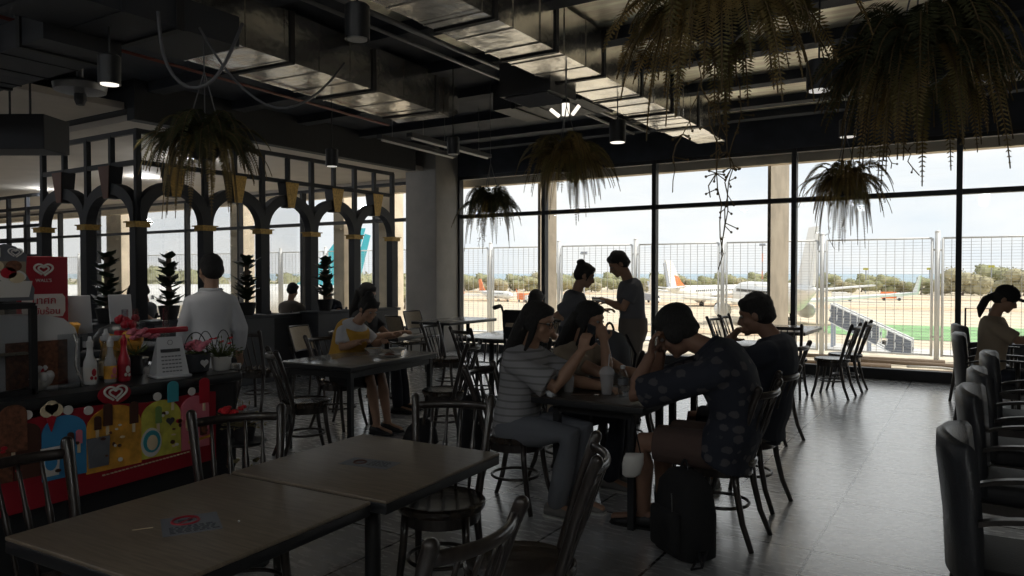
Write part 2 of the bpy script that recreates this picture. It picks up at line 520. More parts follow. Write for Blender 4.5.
# solid header over the windows, dark wall over the partition, lower ceiling of the next room
struct('wall_window_header', MB().bbox((-8.6, YW - 0.08, 3.36), (6.5, YW + 0.18, CZ)), M['ceil_dark'])
struct('wall_header_far', MB().bbox((-31, YW - 0.08, 3.36), (-8.6, YW + 0.18, CZ)), M['wall_next'])
struct('wall_over_partition', MB().bbox((-8.78, 5.12, 3.36), (-8.62, 10.4, CZ)), M['wall_dark'])
struct('wall_over_partition_side', MB().bbox((-31, 5.12, 3.5), (-8.78, 5.28, CZ)), M['wall_dark'])
struct('ceiling_next_room', MB().bbox((-31, 5.3, 3.42), (-8.8, YW - 0.1, 3.5)), M['ceil_next'])
struct('ceiling_side', MB().bbox((-31, -5, 3.5), (-8.8, 5.1, 3.58)), M['ceil_next'])
struct('wall_back', MB().bbox((-31, -5.2, 0), (6.5, -5, CZ)), M['wall_next'])
struct('wall_right', MB().bbox((6.4, -5, 0), (6.6, YW, CZ)), M['wall_next'])
struct('wall_left', MB().bbox((-31.2, -5, 0), (-31, YW, CZ)), M['wall_next'])
# pillar beside the first window
struct('pillar', MB().rbox((-8.87, 11.19, CZ / 2), (0.74, 0.70, CZ), 0.02), M['pillar'], 'auto')

# ---------------------------------------------------------------- windows
xs = [6.15, 4.03, 1.92, -0.19, -2.3, -4.5, -6.6, -8.5]
xl = [-9.28, -10.7, -12.9, -15.1, -17.2, -19.3, -21.4, -23.5, -25.6, -27.7, -30.9]
wn = 0
def window(a, b, last=False):
    """bay from x=a (right) to x=b (left)"""
    global wn
    wn += 1
    f = MB()
    y0, y1 = YW - 0.07, YW + 0.06
    f.bbox((a - 0.035, y0, 0), (a + 0.035, y1, 3.38))
    if last: f.bbox((b - 0.035, y0, 0), (b + 0.035, y1, 3.38))
    f.bbox((b + 0.036, y0, 0), (a - 0.036, y1, 0.15))
    f.bbox((b + 0.036, y0 + 0.01, 2.555), (a - 0.036, y1 - 0.01, 2.625))
    f.bbox((b + 0.036, y0 + 0.01, 3.30), (a - 0.036, y1 - 0.01, 3.37))
    o = f.build('window_%d' % wn, M['frame'])
    o['kind'] = 'structure'
    for z0, z1 in ((0.15, 2.555), (2.625, 3.30)):
        g = MB().bbox((b + 0.03, YW - 0.006, z0), (a - 0.03, YW + 0.006, z1)).build('pane', M['glass'], o)
for i in range(len(xs) - 1): window(xs[i], xs[i + 1], i == len(xs) - 2)
for i in range(len(xl) - 1): window(xl[i], xl[i + 1], i == len(xl) - 2)
struct('lintel', MB().bbox((-31, YW + .3, 3.2), (6.5, YW + .5, 3.36)), M['beige_col'])
# ---------------------------------------------------------------- concrete columns of the facade
for x, c, yb in ((-2.77, .2, 13.5), (-7.02, .22, 12.8)):      # columns shaped as wedges so mostly their sunlit side shows
    struct('column', MB().prism([(x, 12.15), (x, yb), (x - c, yb), (x - .05, 12.15)], (0, 0, 0), (1, 0, 0), (0, 1, 0), CZ), M['wedge_concrete'])
for x, wd in ((-10.98, .46), (-12.35, .34), (-16.0, .46), (-21.6, .8), (3.9, .34)):
    b = MB().rbox((x, 12.35, CZ / 2), (wd, 0.4, CZ), 0.015)
    for zz in (1.0, 2.2, 3.3): b.box((x - wd * .3, 12.13, zz), (0.02, 0.06, 0.02)).box((x + wd * .3, 12.13, zz + .3), (0.02, 0.06, 0.02))
    struct('column', b, M['beige_col'], 'auto')
# ---------------------------------------------------------------- outside: terrace, apron, sea
M['terrace'] = mat('terrace_gravel', (0.74, 0.66, 0.52), 0.95, col2=(0.50, 0.44, 0.35), nscale=2.2, bump=0.5, bscale=9)
M['sand'] = mat('apron_sand', (0.64, 0.55, 0.41), 0.95, col2=(0.56, 0.49, 0.385), nscale=0.03, stretch=(0.35, 1, 1))
M['grass'] = mat('turf', (0.24, 0.42, 0.2), 0.95, noise=0.2, nscale=0.2)
M['concrete'] = mat('apron_concrete', (0.58, 0.57, 0.55), 0.9, noise=0.05, nscale=0.1)
M['dirt'] = mat('apron_dirt', (0.62, 0.46, 0.31), 0.95, noise=0.25, nscale=0.08)
M['sea'] = mat('sea_water', (0.30, 0.40, 0.47), 0.45, noise=0.06, nscale=0.02)
t = MB().bbox((-60, YW - 0.02, -0.3), (30, 15.4, -0.02))
t.bbox((6.3, -30, -.3), (60, YW - .02, -.02))
struct('ground_terrace', t, M['terrace'])
AZ = -8.5
struct('ground_apron', MB().bbox((-1500, 15.5, AZ - 0.3), (600, 640, AZ)), M['sand'])
struct('sea', MB().bbox((-9000, 600, AZ - 0.9), (6000, 9000, AZ - 0.5)), M['sea'])
def strip(name, pts, m, dz):
    b = MB(); b.add([(x, y, AZ + dz) for x, y in pts], [tuple(range(len(pts)))]).add([(x, y, AZ + dz - .04) for x, y in pts], [tuple(range(len(pts)))[::-1]])
    return struct(name, b, m)
strip('ground_concrete', [(-300, 86), (120, 88), (120, 100), (-20, 112), (-90, 104), (-300, 96)], M['concrete'], 0.06)
strip('ground_turf', [(-28, 134), (-10, 125), (40, 124), (60, 150), (10, 160), (-20, 158)], M['grass'], 0.07)
strip('ground_dirt', [(-260, 205), (160, 240), (160, 258), (-260, 226)], M['dirt'], 0.08)
strip('ground_dirt_far', [(-420, 300), (200, 318), (200, 345), (-420, 330)], M['dirt'], 0.09)
strip('ground_concrete_far', [(-300, 262), (-30, 275), (-20, 282), (-300, 275)], M['concrete'], 0.10)
strip('ground_dirt_near', [(-70, 118), (-30, 118), (-24, 128), (-70, 132)], M['dirt'], 0.09)

# ---------------------------------------------------------------- mesh fence on the terrace
FY, FX0, FP = 14.6, -0.55, 1.85
fence = thing('mesh_fence', 'pale galvanised mesh fence with round posts outside the windows', 'fence', (0, FY, 0))
pm = MB()
pw, ph = FP - 0.16, 2.1
for x in (-pw / 2, pw / 2): pm.tube([(x, 0, 0.06), (x, 0, ph)], 0.022, 6)
for z in (0.08, ph): pm.tube([(-pw / 2, 0, z), (pw / 2, 0, z)], 0.018, 6)
frm = None; wm = MB()
z = 0.13
while z < ph - .02:
    wm.bar((-pw / 2, 0, z), (pw / 2, 0, z), 0.004); z += 0.05
x = -pw / 2 + 0.13
while x < pw / 2 - .03:
    wm.bar((x, 0.006, 0.08), (x, 0.006, ph), 0.007); x += 0.141
po = MB().tube([(0, 0, -0.02), (0, 0, 2.2)], 0.042, 10)
po.lathe([(0.044, 2.2), (0.044, 2.215), (0.02, 2.235)], 10)
for z in (0.4, 1.9): po.box((0, 0, z), (0.16, 0.03, 0.03))
frame0 = pm.build('panel_frame', M['fence'], fence, True)
mesh0 = wm.build('mesh', M['fence_wire'], frame0)
post0 = po.build('post', M['fence'], fence, True)
for k in range(-19, 4):
    xx = FX0 + k * FP
    if k == -19: p_, f_, m_ = post0, frame0, mesh0
    else:
        p_ = post0.copy(); COL.objects.link(p_); f_ = frame0.copy(); COL.objects.link(f_)
        m_ = mesh0.copy(); COL.objects.link(m_); m_.parent = f_
    p_.location = (xx, 0, 0); f_.location = (xx + FP / 2, 0, 0)

# ---------------------------------------------------------------- trees along the shore
M['tree'] = mat('tree_leaf_hazy', (0.25, 0.265, 0.15), 0.95, col2=(0.36, 0.35, 0.215), nscale=0.6)  # distance haze is mixed into both leaf colours
M['tree2'] = mat('tree_leaf_dry_hazy', (0.31, 0.285, 0.18), 0.95, col2=(0.40, 0.37, 0.255), nscale=0.6)
M['bark'] = mat('bark', (0.16, 0.12, 0.09), 0.9)
def make_tree(seed, mm):
    r = random.Random(seed); b = MB()
    for k in range(11):
        c = (-4.4 + k * .88, r.uniform(-1.5, 1.5), r.uniform(1.6, 6.2)); s = r.uniform(1.5, 2.3)
        b.ball(c, (s, s, s * .8), 8, 6)
        for j in range(60):
            d = V((r.gauss(0, 1), r.gauss(0, 1), r.gauss(0, 1))).normalized()
            p = V(c) + V((d.x * s, d.y * s, d.z * s * .85)) * r.uniform(.95, 1.2)
            q = .4
            b.add([p + V((r.uniform(-q, q), r.uniform(-q, q), r.uniform(-q, q))) for _ in range(3)], [(0, 1, 2)])
    t = thing('shore_tree', 'low bushy green tree in the row beyond the airfield', 'tree', (0, 0, 0), 0, 'trees beyond the airfield')
    b.build('crown', mm, t)
    tr = MB().tube([(0, 0, 0), (.2, 0, 1.2), (0.1, .1, 3.2)], [.3, .22, .12], 6)
    for k in range(3):
        tr.tube([(.1, 0, 2), (r.uniform(-2, 2), r.uniform(-1, 1), 4.4)], [.14, .06], 5)
    tr.build('trunk', M['bark'], t)
    return t
tA, tB = make_tree(3, M['tree']), make_tree(4, M['tree2'])
rt = random.Random(12)
placed = 0
def put_tree(deg, dist, h, d=0):
    """deg: bearing from north (+y), negative to the west"""
    global placed
    x, y = dist * sin(radians(deg)), dist * cos(radians(deg))
    src = tA if placed % 3 else tB
    d = deg; sc = h / 8.2
    if placed < 2:
        src = (tB, tA)[placed]; src.location = (x, y, AZ); src.scale = (sc,) * 3; o = src
    else:
        o = dup(src, (x, y, AZ), rt.uniform(-.3, .3) - radians(d), 'low bushy green tree in the row beyond the airfield', None, sc)
    placed += 1
d = -66.0
while d < 5:
    if -46 < d < -40 or d < -46:
        put_tree(d, rt.uniform(190, 230), rt.uniform(9.5, 13.0)); d += rt.uniform(1.5, 2.4)
    else:
        big = 1.6 if d > -1.6 else (1.2 if -31 < d < -27 else 1.0)
        put_tree(d, rt.uniform(380, 430), rt.uniform(8.6, 11.5) * big); d += rt.uniform(1.05, 1.35)

# ---------------------------------------------------------------- aircraft
M['plane_white'] = mat('aircraft_white', (0.78, 0.78, 0.77), 0.4)
M['plane_teal'] = mat('tail_teal', (0.04, 0.33, 0.40), 0.5)
M['plane_orange'] = mat('tail_orange', (0.80, 0.22, 0.07), 0.5)
M['plane_grey'] = mat('tail_grey', (0.33, 0.36, 0.42), 0.5)
M['dark_glass'] = mat('dark_glass', (0.03, 0.035, 0.04), 0.2)
def airliner(label, loc, rz, sc, fin_m, fin_tip_m, stripe=None):
    t = thing('airliner', label, 'aircraft', loc, rz)
    t.scale = (sc,) * 3
    R = 2.0; rings = []      # nose at +x, length 37, axis z = 3.6
    for x, r, dz in ((18.6, .15, -.5), (18.0, .8, -.4), (16.8, 1.4, -.2), (15, 1.85, 0), (12, 2, 0), (-6, 2, 0), (-11, 1.7, .3), (-15, 1.0, .9), (-18, .45, 1.3), (-18.8, .2, 1.4)):
        rings.append([(x, r * cos(a), 3.6 + dz + r * sin(a)) for a in [2 * pi * k / 20 for k in range(20)]])
    f = MB().loft(rings)
    fu = f.build('fuselage', M['plane_white'], t, True)
    wd = MB()
    for sy in (-1, 1):
        for k in range(26): wd.box((11.5 - k * .82, sy * 1.93, 4.3), (.3, .12, .42))
        wd.box((16.2, sy * 1.25, 4.0), (.9, .5, .45))
    wd.build('cabin_windows', M['dark_glass'], fu)
    for sy in (-1, 1):
        wpts = [(4.5, 1.2 * sy, 2.7), (-2.5, 1.2 * sy, 2.7), (-5.5, 16.5 * sy, 4.1), (-4.0, 16.5 * sy, 4.1)]
        b = MB()
        b.add([(x, y, z + .3) for x, y, z in wpts] + [(x, y, z) for x, y, z in wpts], [(0, 1, 2, 3), (7, 6, 5, 4), (0, 4, 5, 1), (1, 5, 6, 2), (2, 6, 7, 3), (3, 7, 4, 0)])
        wo = b.build('wing', M['plane_white'], t)
        MB().prism([(-4.0, 0), (-5.5, 0), (-6.3, 2.3), (-5.8, 2.3)], (0, 16.4 * sy, 4.2), (1, 0, 0), (0, 0, 1), .15).build('winglet', fin_tip_m, wo)
        MB().lathe([(.75, 0), (1.05, .5), (1.05, 2.4), (.6, 3.8), (.3, 4.3)], 16, (4.6, 5.6 * sy, 1.7), R=Euler((0, -pi / 2, 0)).to_matrix()).build('engine', M['plane_white'], t, True)
        hp = [(-14.2, .5 * sy, 4.8), (-17.5, .5 * sy, 4.8), (-19, 6.2 * sy, 5.4), (-17.8, 6.2 * sy, 5.4)]
        b = MB().add([(x, y, z + .15) for x, y, z in hp] + [(x, y, z) for x, y, z in hp], [(0, 1, 2, 3), (7, 6, 5, 4), (0, 4, 5, 1), (1, 5, 6, 2), (2, 6, 7, 3), (3, 7, 4, 0)])
        b.build('tailplane', M['plane_white'], t)
    fin = MB().prism([(-10.8, 5.0), (-17.3, 5.2), (-19.2, 11.8), (-17.0, 11.8), (-13.2, 6.6)], (0, .2, 0), (1, 0, 0), (0, 0, 1), .4).build('tail_fin', fin_m, t)
    MB().prism([(-17.5, 5.6), (-17.35, 5.2), (-18.4, 5.4), (-19.75, 11.0), (-19.1, 11.2)], (0, .16, 0), (1, 0, 0), (0, 0, 1), .32).build('rudder', fin_tip_m, fin)
    if stripe: MB().prism([(-10.8, 5.0), (-14.8, 5.1), (-15.8, 8.2), (-14.2, 7.8), (-13.2, 6.6)], (0, .26, 0), (1, 0, 0), (0, 0, 1), .52).build('stripe', stripe, fin)
    for x, y in ((13.5, 0), (-1, 2.4), (-1, -2.4)):
        g = MB().tube([(x, y, 2.4), (x, y, .5)], .14, 8)
        for s in (-.35, .35): g.lathe([(.3, -.16), (.52, -.1), (.52, .1), (.3, .16)], 14, (x, y + s, .52), R=Euler((pi / 2, 0, 0)).to_matrix())
        g.build('landing_gear', M['rubber'], t)
    return t
def polar(deg, dist, z=AZ): return (dist * sin(radians(deg)), dist * cos(radians(deg)), z)

# terrace debris: pipes, hoses and planks on the gravel below the fence
for i, (x, y, a, L, lab) in enumerate(((-1.9, 12.9, .15, 1.6, 'rusty pipe lying on the gravel left of the last fence post'), (-1.0, 13.55, -.05, 1.9, 'rusty pipe lying on the gravel beside the last fence post'), (-.6, 12.5, .1, 1.2, 'short rusty pipe lying nearest the window'), (-1.5, 13.95, .05, 2.2, 'long rusty pipe lying at the foot of the fence'))):
    tag(MB().tube([(-L / 2, 0, .03), (L / 2, 0, .03)], .035, 8).build('scrap_pipe', M['bark'], None, True), lab, 'pipe')
    o = bpy.data.objects['scrap_pipe' if i == 0 else 'scrap_pipe.%03d' % i]; o.location = (x, y, 0); o.rotation_euler = (0, 0, a)
tag(MB().tube([(-.9 + .25 * k + .12 * sin(k * 1.7), 13.15 + .1 * sin(k * 1.1), .02) for k in range(9)], .02, 7).build('hose', M['concrete'], None, True), 'pale hose curling over the gravel below the fence', 'hose')
airliner('wide white airliner with tall teal tail fin seen through the arches', (-105.2, 70.0, AZ), radians(224), 1.47, M['plane_teal'], M['plane_teal'])
airliner('small white airliner with orange-red tail fin far off beside the pillar', polar(-33.5, 262), radians(-28), .66, M['plane_orange'], M['plane_orange'])
airliner('white airliner with orange stripe on its tail fin right of the middle mullion', polar(-17.0, 228), radians(72), 1.15, M['plane_white'], M['plane_grey'], M['plane_orange'])
airliner('large white airliner seen from behind with pale fin right of the facade column', (-34, 149, AZ), radians(117), 1.47, M['plane_white'], M['plane_white'])
# covered boarding ramp
t = thing('boarding_ramp', 'sloping boarding ramp with grid panels beside the large airliner', 'boarding ramp', (-6.1, 97.5, AZ))
P0, P1 = V((-10.3, 10.2, 4.3)), V((0, 0, .6))
pan = MB()
for k in range(11):
    if k == 7: continue
    a, b_ = P0.lerp(P1, k / 11), P0.lerp(P1, (k + .92) / 11)
    for dz in (0, 1.0):
        pan.bar(a + V((0, -1.1, dz)), b_ + V((0, -1.1, dz)), 1.6 if dz == 0 else .9, .12, up=(0, 1, 0))
pan.build('side_panel', M['denim'], t)
fr = MB()
for dy in (-1.2, 1.2):
    for dz in (-.9, 1.6): fr.bar(P0 + V((0, dy, dz)), P1 + V((0, dy, dz)), .18)
    for k in range(12):
        p = P0.lerp(P1, k / 11); fr.bar(p + V((0, dy, -.9)), p + V((0, dy, 1.6)), .12)
fr.build('frame', M['plane_white'], t)
lg = MB()
for f_ in (0.02, .5): 
    p = P0.lerp(P1, f_)
    for dy in (-1, 1): lg.bar((p.x, p.y + dy, 0), (p.x, p.y + dy, p.z), .3)
lg.build('leg', M['plane_grey'], t)
for x in (-8, -4):
    MB().lathe([(.2, -.15), (.55, -.1), (.55, .1), (.2, .15)], 12, (x, 12 + x * .2, .55), R=Euler((pi / 2, 0, 0)).to_matrix()).build('wheel', M['rubber'], t)
def truck(label, loc, rz, m):
    t = thing('service_truck', label, 'truck', loc, rz)
    MB().rbox((-1, 0, 2.0), (5, 2.2, 2.3), .1).build('cargo_box', m, t)
    c = MB().prism([(1.6, .6), (3.6, .6), (3.6, 1.6), (3.0, 2.6), (1.6, 2.6)], (0, 1.05, 0), (1, 0, 0), (0, 0, 1), 2.1).build('cab', M['plane_white'], t)
    MB().box((3.28, 0, 2.1), (.1, 1.8, .8), rot=(0, -.5, 0)).build('windscreen', M['dark_glass'], c)
    for x in (-2.4, 2.5):
        for y in (-1, 1):
            MB().lathe([(.2, -.15), (.5, -.12), (.5, .12), (.2, .15)], 12, (x, y, .5), R=Euler((pi / 2, 0, 0)).to_matrix()).build('wheel', M['rubber'], t)
truck('white service truck on the sand left of the turf strip', polar(-8.0, 290), 0.3, M['plane_white'])
truck('red service truck on the apron right of the boarding ramp', polar(-4.9, 300), 0.2, M['plane_orange'])
truck('grey service truck on the apron between the standing pair and the mullion', polar(-21.5, 250), -0.5, M['plane_grey'])
truck('orange service truck far off below the small airliner', polar(-31.2, 250), -0.5, M['plane_orange'])
for label, deg, dist, h in (('tall red and white light mast left of the facade column', -13.4, 330, 22), ('short yellow-headed light mast beyond the boarding ramp', -6.5, 400, 12), ('yellow-headed light mast just left of the last fence post', -2.6, 400, 12), ('yellow-headed light mast right of the black mullion', 0.9, 400, 13), ('thin grey light mast above the standing woman', -26.6, 260, 17)):
    t = thing('light_mast', label, 'light mast', polar(deg, dist))
    for k in range(6):
        MB().tube([(0, 0, h * k / 6), (0, 0, h * (k + 1) / 6)], .25, 6).build('mast_section', M['plane_orange'] if (k % 2 == 0 and h > 20) else M['plane_grey'], t)
    hd = MB().box((0, 0, h), (2.4, .6, 1.0))
    hd.box((-1, -.4, h - .1), (.5, .3, .6)).box((1, -.4, h - .1), (.5, .3, .6))
    hd.build('lamp_head', M['plane_grey'] if h > 16 else M['lime_ink'], t)

# ---------------------------------------------------------------- ducts
def box_duct(label, p0, p1, width, z0, z1, bands=1.1, m='duct', name='air_duct'):
    """rectangular sheet duct along p0->p1 (xy) with seams and black straps"""
    a, b = V((*p0, 0)), V((*p1, 0)); L = (b - a).length
    t = thing(name, label, 'air duct', (a.x, a.y, z0), atan2((b - a).y, (b - a).x))
    h = z1 - z0
    d = MB(); n = max(1, int(L / .55)); r_ = random.Random(int(L * 100))
    for k in range(n):       # sheet sections, each a hair different so the foil breaks the light
        x0, x1 = L * k / n, L * (k + 1) / n
        e = r_.uniform(-.006, .006)
        d.box(((x0 + x1) / 2, 0, h / 2), (x1 - x0, width + e, h + e))
    x = .58
    while x < L - .1:
        d.box((x, 0, h / 2), (.014, width + .016, h + .016)); x += .42
    du = d.build('duct_body', M[m], t)
    x = .3
    while x < L:
        MB().box((x, 0, h / 2), (.05, width + .03, h + .03)).build('strap', M['duct_band'], t); x += bands
    hg = MB(); x = .3
    while x < L:
        for sy in (-1, 1): hg.tube([(x, sy * (width / 2 + .03), h), (x, sy * (width / 2 + .03), CZ - z0)], .006, 5)
        x += bands * 2
    hg.build('hanger', M['pipe'], t)
    return t
ld = box_duct('long foil-wrapped duct at upper left with bright wrinkled underside', (-5.2, .8), (-5.55, 6.72), .74, 3.33, 3.76)
# its tapered end
b = MB()
b.loft([[(5.95, -.37, 0.0), (5.95, .37, 0.0), (5.95, .37, .43), (5.95, -.37, .43)], [(6.05, -.37, -.02), (6.05, .37, -.02), (6.05, .37, .43), (6.05, -.37, .43)], [(6.42, -.25, .1), (6.42, .27, .1), (6.42, .27, .40), (6.42, -.25, .40)]])
b.build('end_cap', M['duct'], ld)
md = box_duct('long grey duct running over the middle of the room to the windows', (-3.32, .5), (-3.32, 9.9), .54, 3.4, 3.82, .95)
b = MB().loft([[(9.05, -.27, 0), (9.05, .27, 0), (9.05, .27, .42), (9.05, -.27, .42)], [(9.3, -.2, .03), (9.3, .2, .03), (9.3, .2, .36), (9.3, -.2, .36)], [(10.3, -.2, .03), (10.3, .2, .03), (10.3, .2, .36), (10.3, -.2, .36)]])
b.build('outlet', M['duct'], md)
bb = MB().box((6.15, .55, .08), (.55, .6, .34)).build('branch_box', M['grey_panel'], md)
g = MB()
for k in range(9): g.box((5.92 + k * .055, .55, -.10), (.02, .5, .02), rot=(0, .6, 0))
g.build('grille', M['pipe'], bb)
box_duct('short dark duct joining the middle duct from the left', (-5.0, 7.9), (-3.62, 7.9), .8, 3.48, 3.8, .9, 'grey_panel')
box_duct('black duct ending over the ice cream counter', (-4.66, -1.0), (-4.68, 3.36), .62, 3.08, 3.29, 1.2, 'black_paint')
box_duct('black side duct running left over the counter', (-4.98, 2.62), (-8.6, 2.62), .5, 2.98, 3.16, 1.3, 'black_paint')
# pipes and conduits
def pipe(label, pts, r, m, name='ceiling_pipe'):
    p = V(pts[0])
    o = MB().tube(pts, r, 8).build(name, m, None, True, loc=p)
    return tag(o, label, 'pipe')
pipe('dark red sprinkler pipe beside the foil duct', [(-5.62, .8, 3.27), (-5.97, 6.7, 3.27)], .014, M['pipe_red'])
pipe('thicker grey ceiling pipe, right one of the two beside the middle duct', [(-4.3, .5, 3.68), (-4.3, 10.8, 3.68)], .025, M['pipe'])
pipe('thinner grey ceiling pipe, left one of the two beside the middle duct', [(-4.55, .5, 3.68), (-4.55, 10.8, 3.68)], .018, M['pipe'])
def strip_light(label, a, b_):
    t = thing('strip_light', label, 'strip light', a)
    d = V(b_) - V(a); n = d.normalized()
    MB().bar((0, 0, 0), d, .09, .05).build('housing', M['grey_panel'], t)
    MB().tube([V((0, 0, -.035)) + n * .05, V((0, 0, -.035)) + d - n * .05], .016, 8).build('tube', M['white_plastic'], t)
    for f_ in (.15, .85):
        p = d * f_; MB().tube([p, (p.x, p.y, CZ - a[2])], .004, 5).build('hanger', M['pipe'], t)
strip_light('unlit strip light left of the pair hanging by the pillar', (-6.3, 6.9, 3.2), (-6.4, 8.6, 3.2))
strip_light('unlit strip light right of the pair hanging by the pillar', (-5.9, 7.0, 3.2), (-6.0, 8.9, 3.2))
# cables
def cable(label, pts, r=.011):
    n = []
    for i in range(len(pts) - 1):
        a, b_ = V(pts[i]), V(pts[i + 1])
        n += [a.lerp(b_, k / 3) for k in range(3)]
    n.append(V(pts[-1]))
    for _ in range(4):
        n = [n[0]] + [(n[i - 1] + n[i] * 2 + n[i + 1]) / 4 for i in range(1, len(n) - 1)] + [n[-1]]
    return tag(MB().tube(n, r, 7).build('cable', M['cable'], None, True, loc=n[0]), label, 'cable')
cable('thick grey cable looping down from the black duct end', [(-4.25, 2.68, 3.1), (-4.24, 2.68, 3.0), (-4.23, 2.7, 2.76), (-4.1, 2.78, 2.6), (-3.95, 2.86, 2.66), (-3.88, 2.92, 2.85), (-4.0, 3.1, 3.1)])
cable('thin grey cable sagging between the black duct and the foil duct', [(-4.3, 3.0, 3.1), (-4.05, 3.0, 2.78), (-3.8, 3.05, 2.56), (-3.63, 3.12, 2.49), (-3.5, 3.3, 2.62), (-4.6, 4.6, 3.3)], .008)

# ---------------------------------------------------------------- spot lights
def spot(label, loc, glow=None, r=.068, h=.19, top=CZ):
    t = thing('cylinder_spotlight', label, 'ceiling spotlight', loc, 0, 'black cylinder spotlights')
    MB().lathe([(r - .012, 0.01), (r, 0), (r, h - .01), (r - .01, h)], 20).build('housing', M['black_metal'], t, 'auto')
    MB().lathe([(r - .014, -.002), (r - .014, .012)], 20).build('lens', M[glow or 'white_plastic'], t)
    MB().tube([(0, 0, h), (0, 0, top - loc[2])], .007, 6).build('rod', M['black_metal'], t)
    if glow:
        d = bpy.data.lights.new('spot_beam', 'SPOT'); d.energy = 14; d.spot_size = radians(80); d.spot_blend = .6; d.color = (1, .93, .82); d.shadow_soft_size = .05
        l = bpy.data.objects.new('spot_beam', d); COL.objects.link(l); l.parent = t; l.location = (0, 0, -.03)
spot('black cylinder spotlight hanging before the foil duct at top', (-2.86, 2.96, 2.77))
spot('black cylinder spotlight hanging right of the pillar top', (-4.82, 6.45, 2.79))
spot('black cylinder spotlight lit, right of the pendant lamp', (-3.31, 7.41, 2.92), 'lamp_glow', .09, .24, 3.4)
spot('black cylinder spotlight lit, between the two biggest ferns', (-.98, 5.76, 2.83), 'lamp_dim', .088, .22)
spot('black cylinder spotlight lit, above the fern by the right mullion', (-1.19, 8.75, 2.98), 'lamp_dim', .09)
spot('black cylinder spotlight hanging before the arched partition', (-5.94, 5.75, 2.66), 'lamp_dim')
spot('black cylinder spotlight lit, under the black duct over the counter', (-4.72, 2.64, 2.71), 'lamp_glow', top=3.08)
spot('black cylinder spotlight lit at the left edge of the frame', (-5.7, 1.98, 2.75), 'lamp_glow')
# recessed downlights; the ones behind the viewer are unseen, added as fill
def downlight(x, y, z, e):
    t = thing('round_downlight', 'unseen recessed downlight above the frame, added to fill the room', 'downlight', (x, y, z), 0, 'recessed downlights')
    MB().lathe([(.08, .0), (.11, -.004), (.11, .012), (.08, .02)], 18).build('trim_ring', M['white_plastic'], t)
    MB().lathe([(.078, .004), (.078, .01)], 18).build('lens', M['lamp_glow'], t)
    d = bpy.data.lights.new('downlight_beam', 'POINT'); d.energy = e; d.color = (.92, .96, 1); d.shadow_soft_size = .12
    l = bpy.data.objects.new('downlight_beam', d); COL.objects.link(l); l.parent = t; l.location = (0, 0, -.15)
FILL = [(-14, 8.5, 3.40, 26), (-18, 8.5, 3.40, 26), (-11, 7.5, 3.40, 22), (-24, 8.5, 3.40, 26), (-12, 1.5, 3.48, 20), (-16, 3.0, 3.48, 20)]
HALL_FILL = [(x, y, 3.82, 18) for x in (-6.5, -3.2, .2, 3.4) for y in (-3.6, -1.6)]  # unseen lamps added over the hall to brighten the room from the front
for i, (x, y, z, e) in enumerate(FILL):
    downlight(x, y, z, e)
    bpy.data.objects['round_downlight' if i == 0 else 'round_downlight.%03d' % i]['label'] = ('round recessed downlight in the pale ceiling beyond the arches' if y > 5 else 'round recessed downlight in the low ceiling left of the counter')

for x, y, z, e in HALL_FILL: downlight(x, y, z, e)
# pendant lamp of three tubes
t = thing('pendant_lamp', 'pendant lamp of three short lit tubes above the middle fern', 'pendant lamp', (-3.25, 6.1, 3.02))
MB().lathe([(.035, -.05), (.035, .06)], 14).build('tube', M['lamp_glow'], t, 'auto')
for s in (-1, 1):
    MB().tube([(s * .07, 0, -.05), (s * .15, -.02, .02)], .017, 8).build('tube', M['lamp_glow'], t, 'auto')
MB().tube([(0, 0, .06), (0, 0, 3.4 - 3.02)], .006, 6).build('cord', M['cable'], t)
MB().lathe([(.05, .06), (.03, .1)], 12).build('socket', M['black_metal'], t)

# hanging black sign box at left, ceiling fitting
t = thing('hanging_box', 'plain black box hanging at the left edge before the arches', 'hanging box', (-7.82, 3.5, 2.68))
MB().rbox((0, 0, .15), (.72, .4, .33), .01, rot=(0, 0, .55)).build('body', M['black_paint'], t)
for x in (-.2, .2): MB().tube([(x, 0, .3), (x, 0, 3.5 - 2.68)], .01, 6).build('hanger', M['black_metal'], t)
t = thing('ceiling_fan_unit', 'pale round ceiling fitting on a short stem left of the fern', 'ceiling fitting', (-6.15, 3.2, 3.0))
MB().lathe([(.05, -.05), (.19, -.03), (.2, .02), (.1, .06), (.03, .08)], 20).build('dish', M['pipe'], t, 'auto')
MB().tube([(0, 0, .08), (0, 0, 1.2)], .025, 8).build('stem', M['pipe'], t)
MB().lathe([(.03, -.14), (.045, -.1), (.045, -.05)], 12).build('sensor', M['grey_panel'], t)

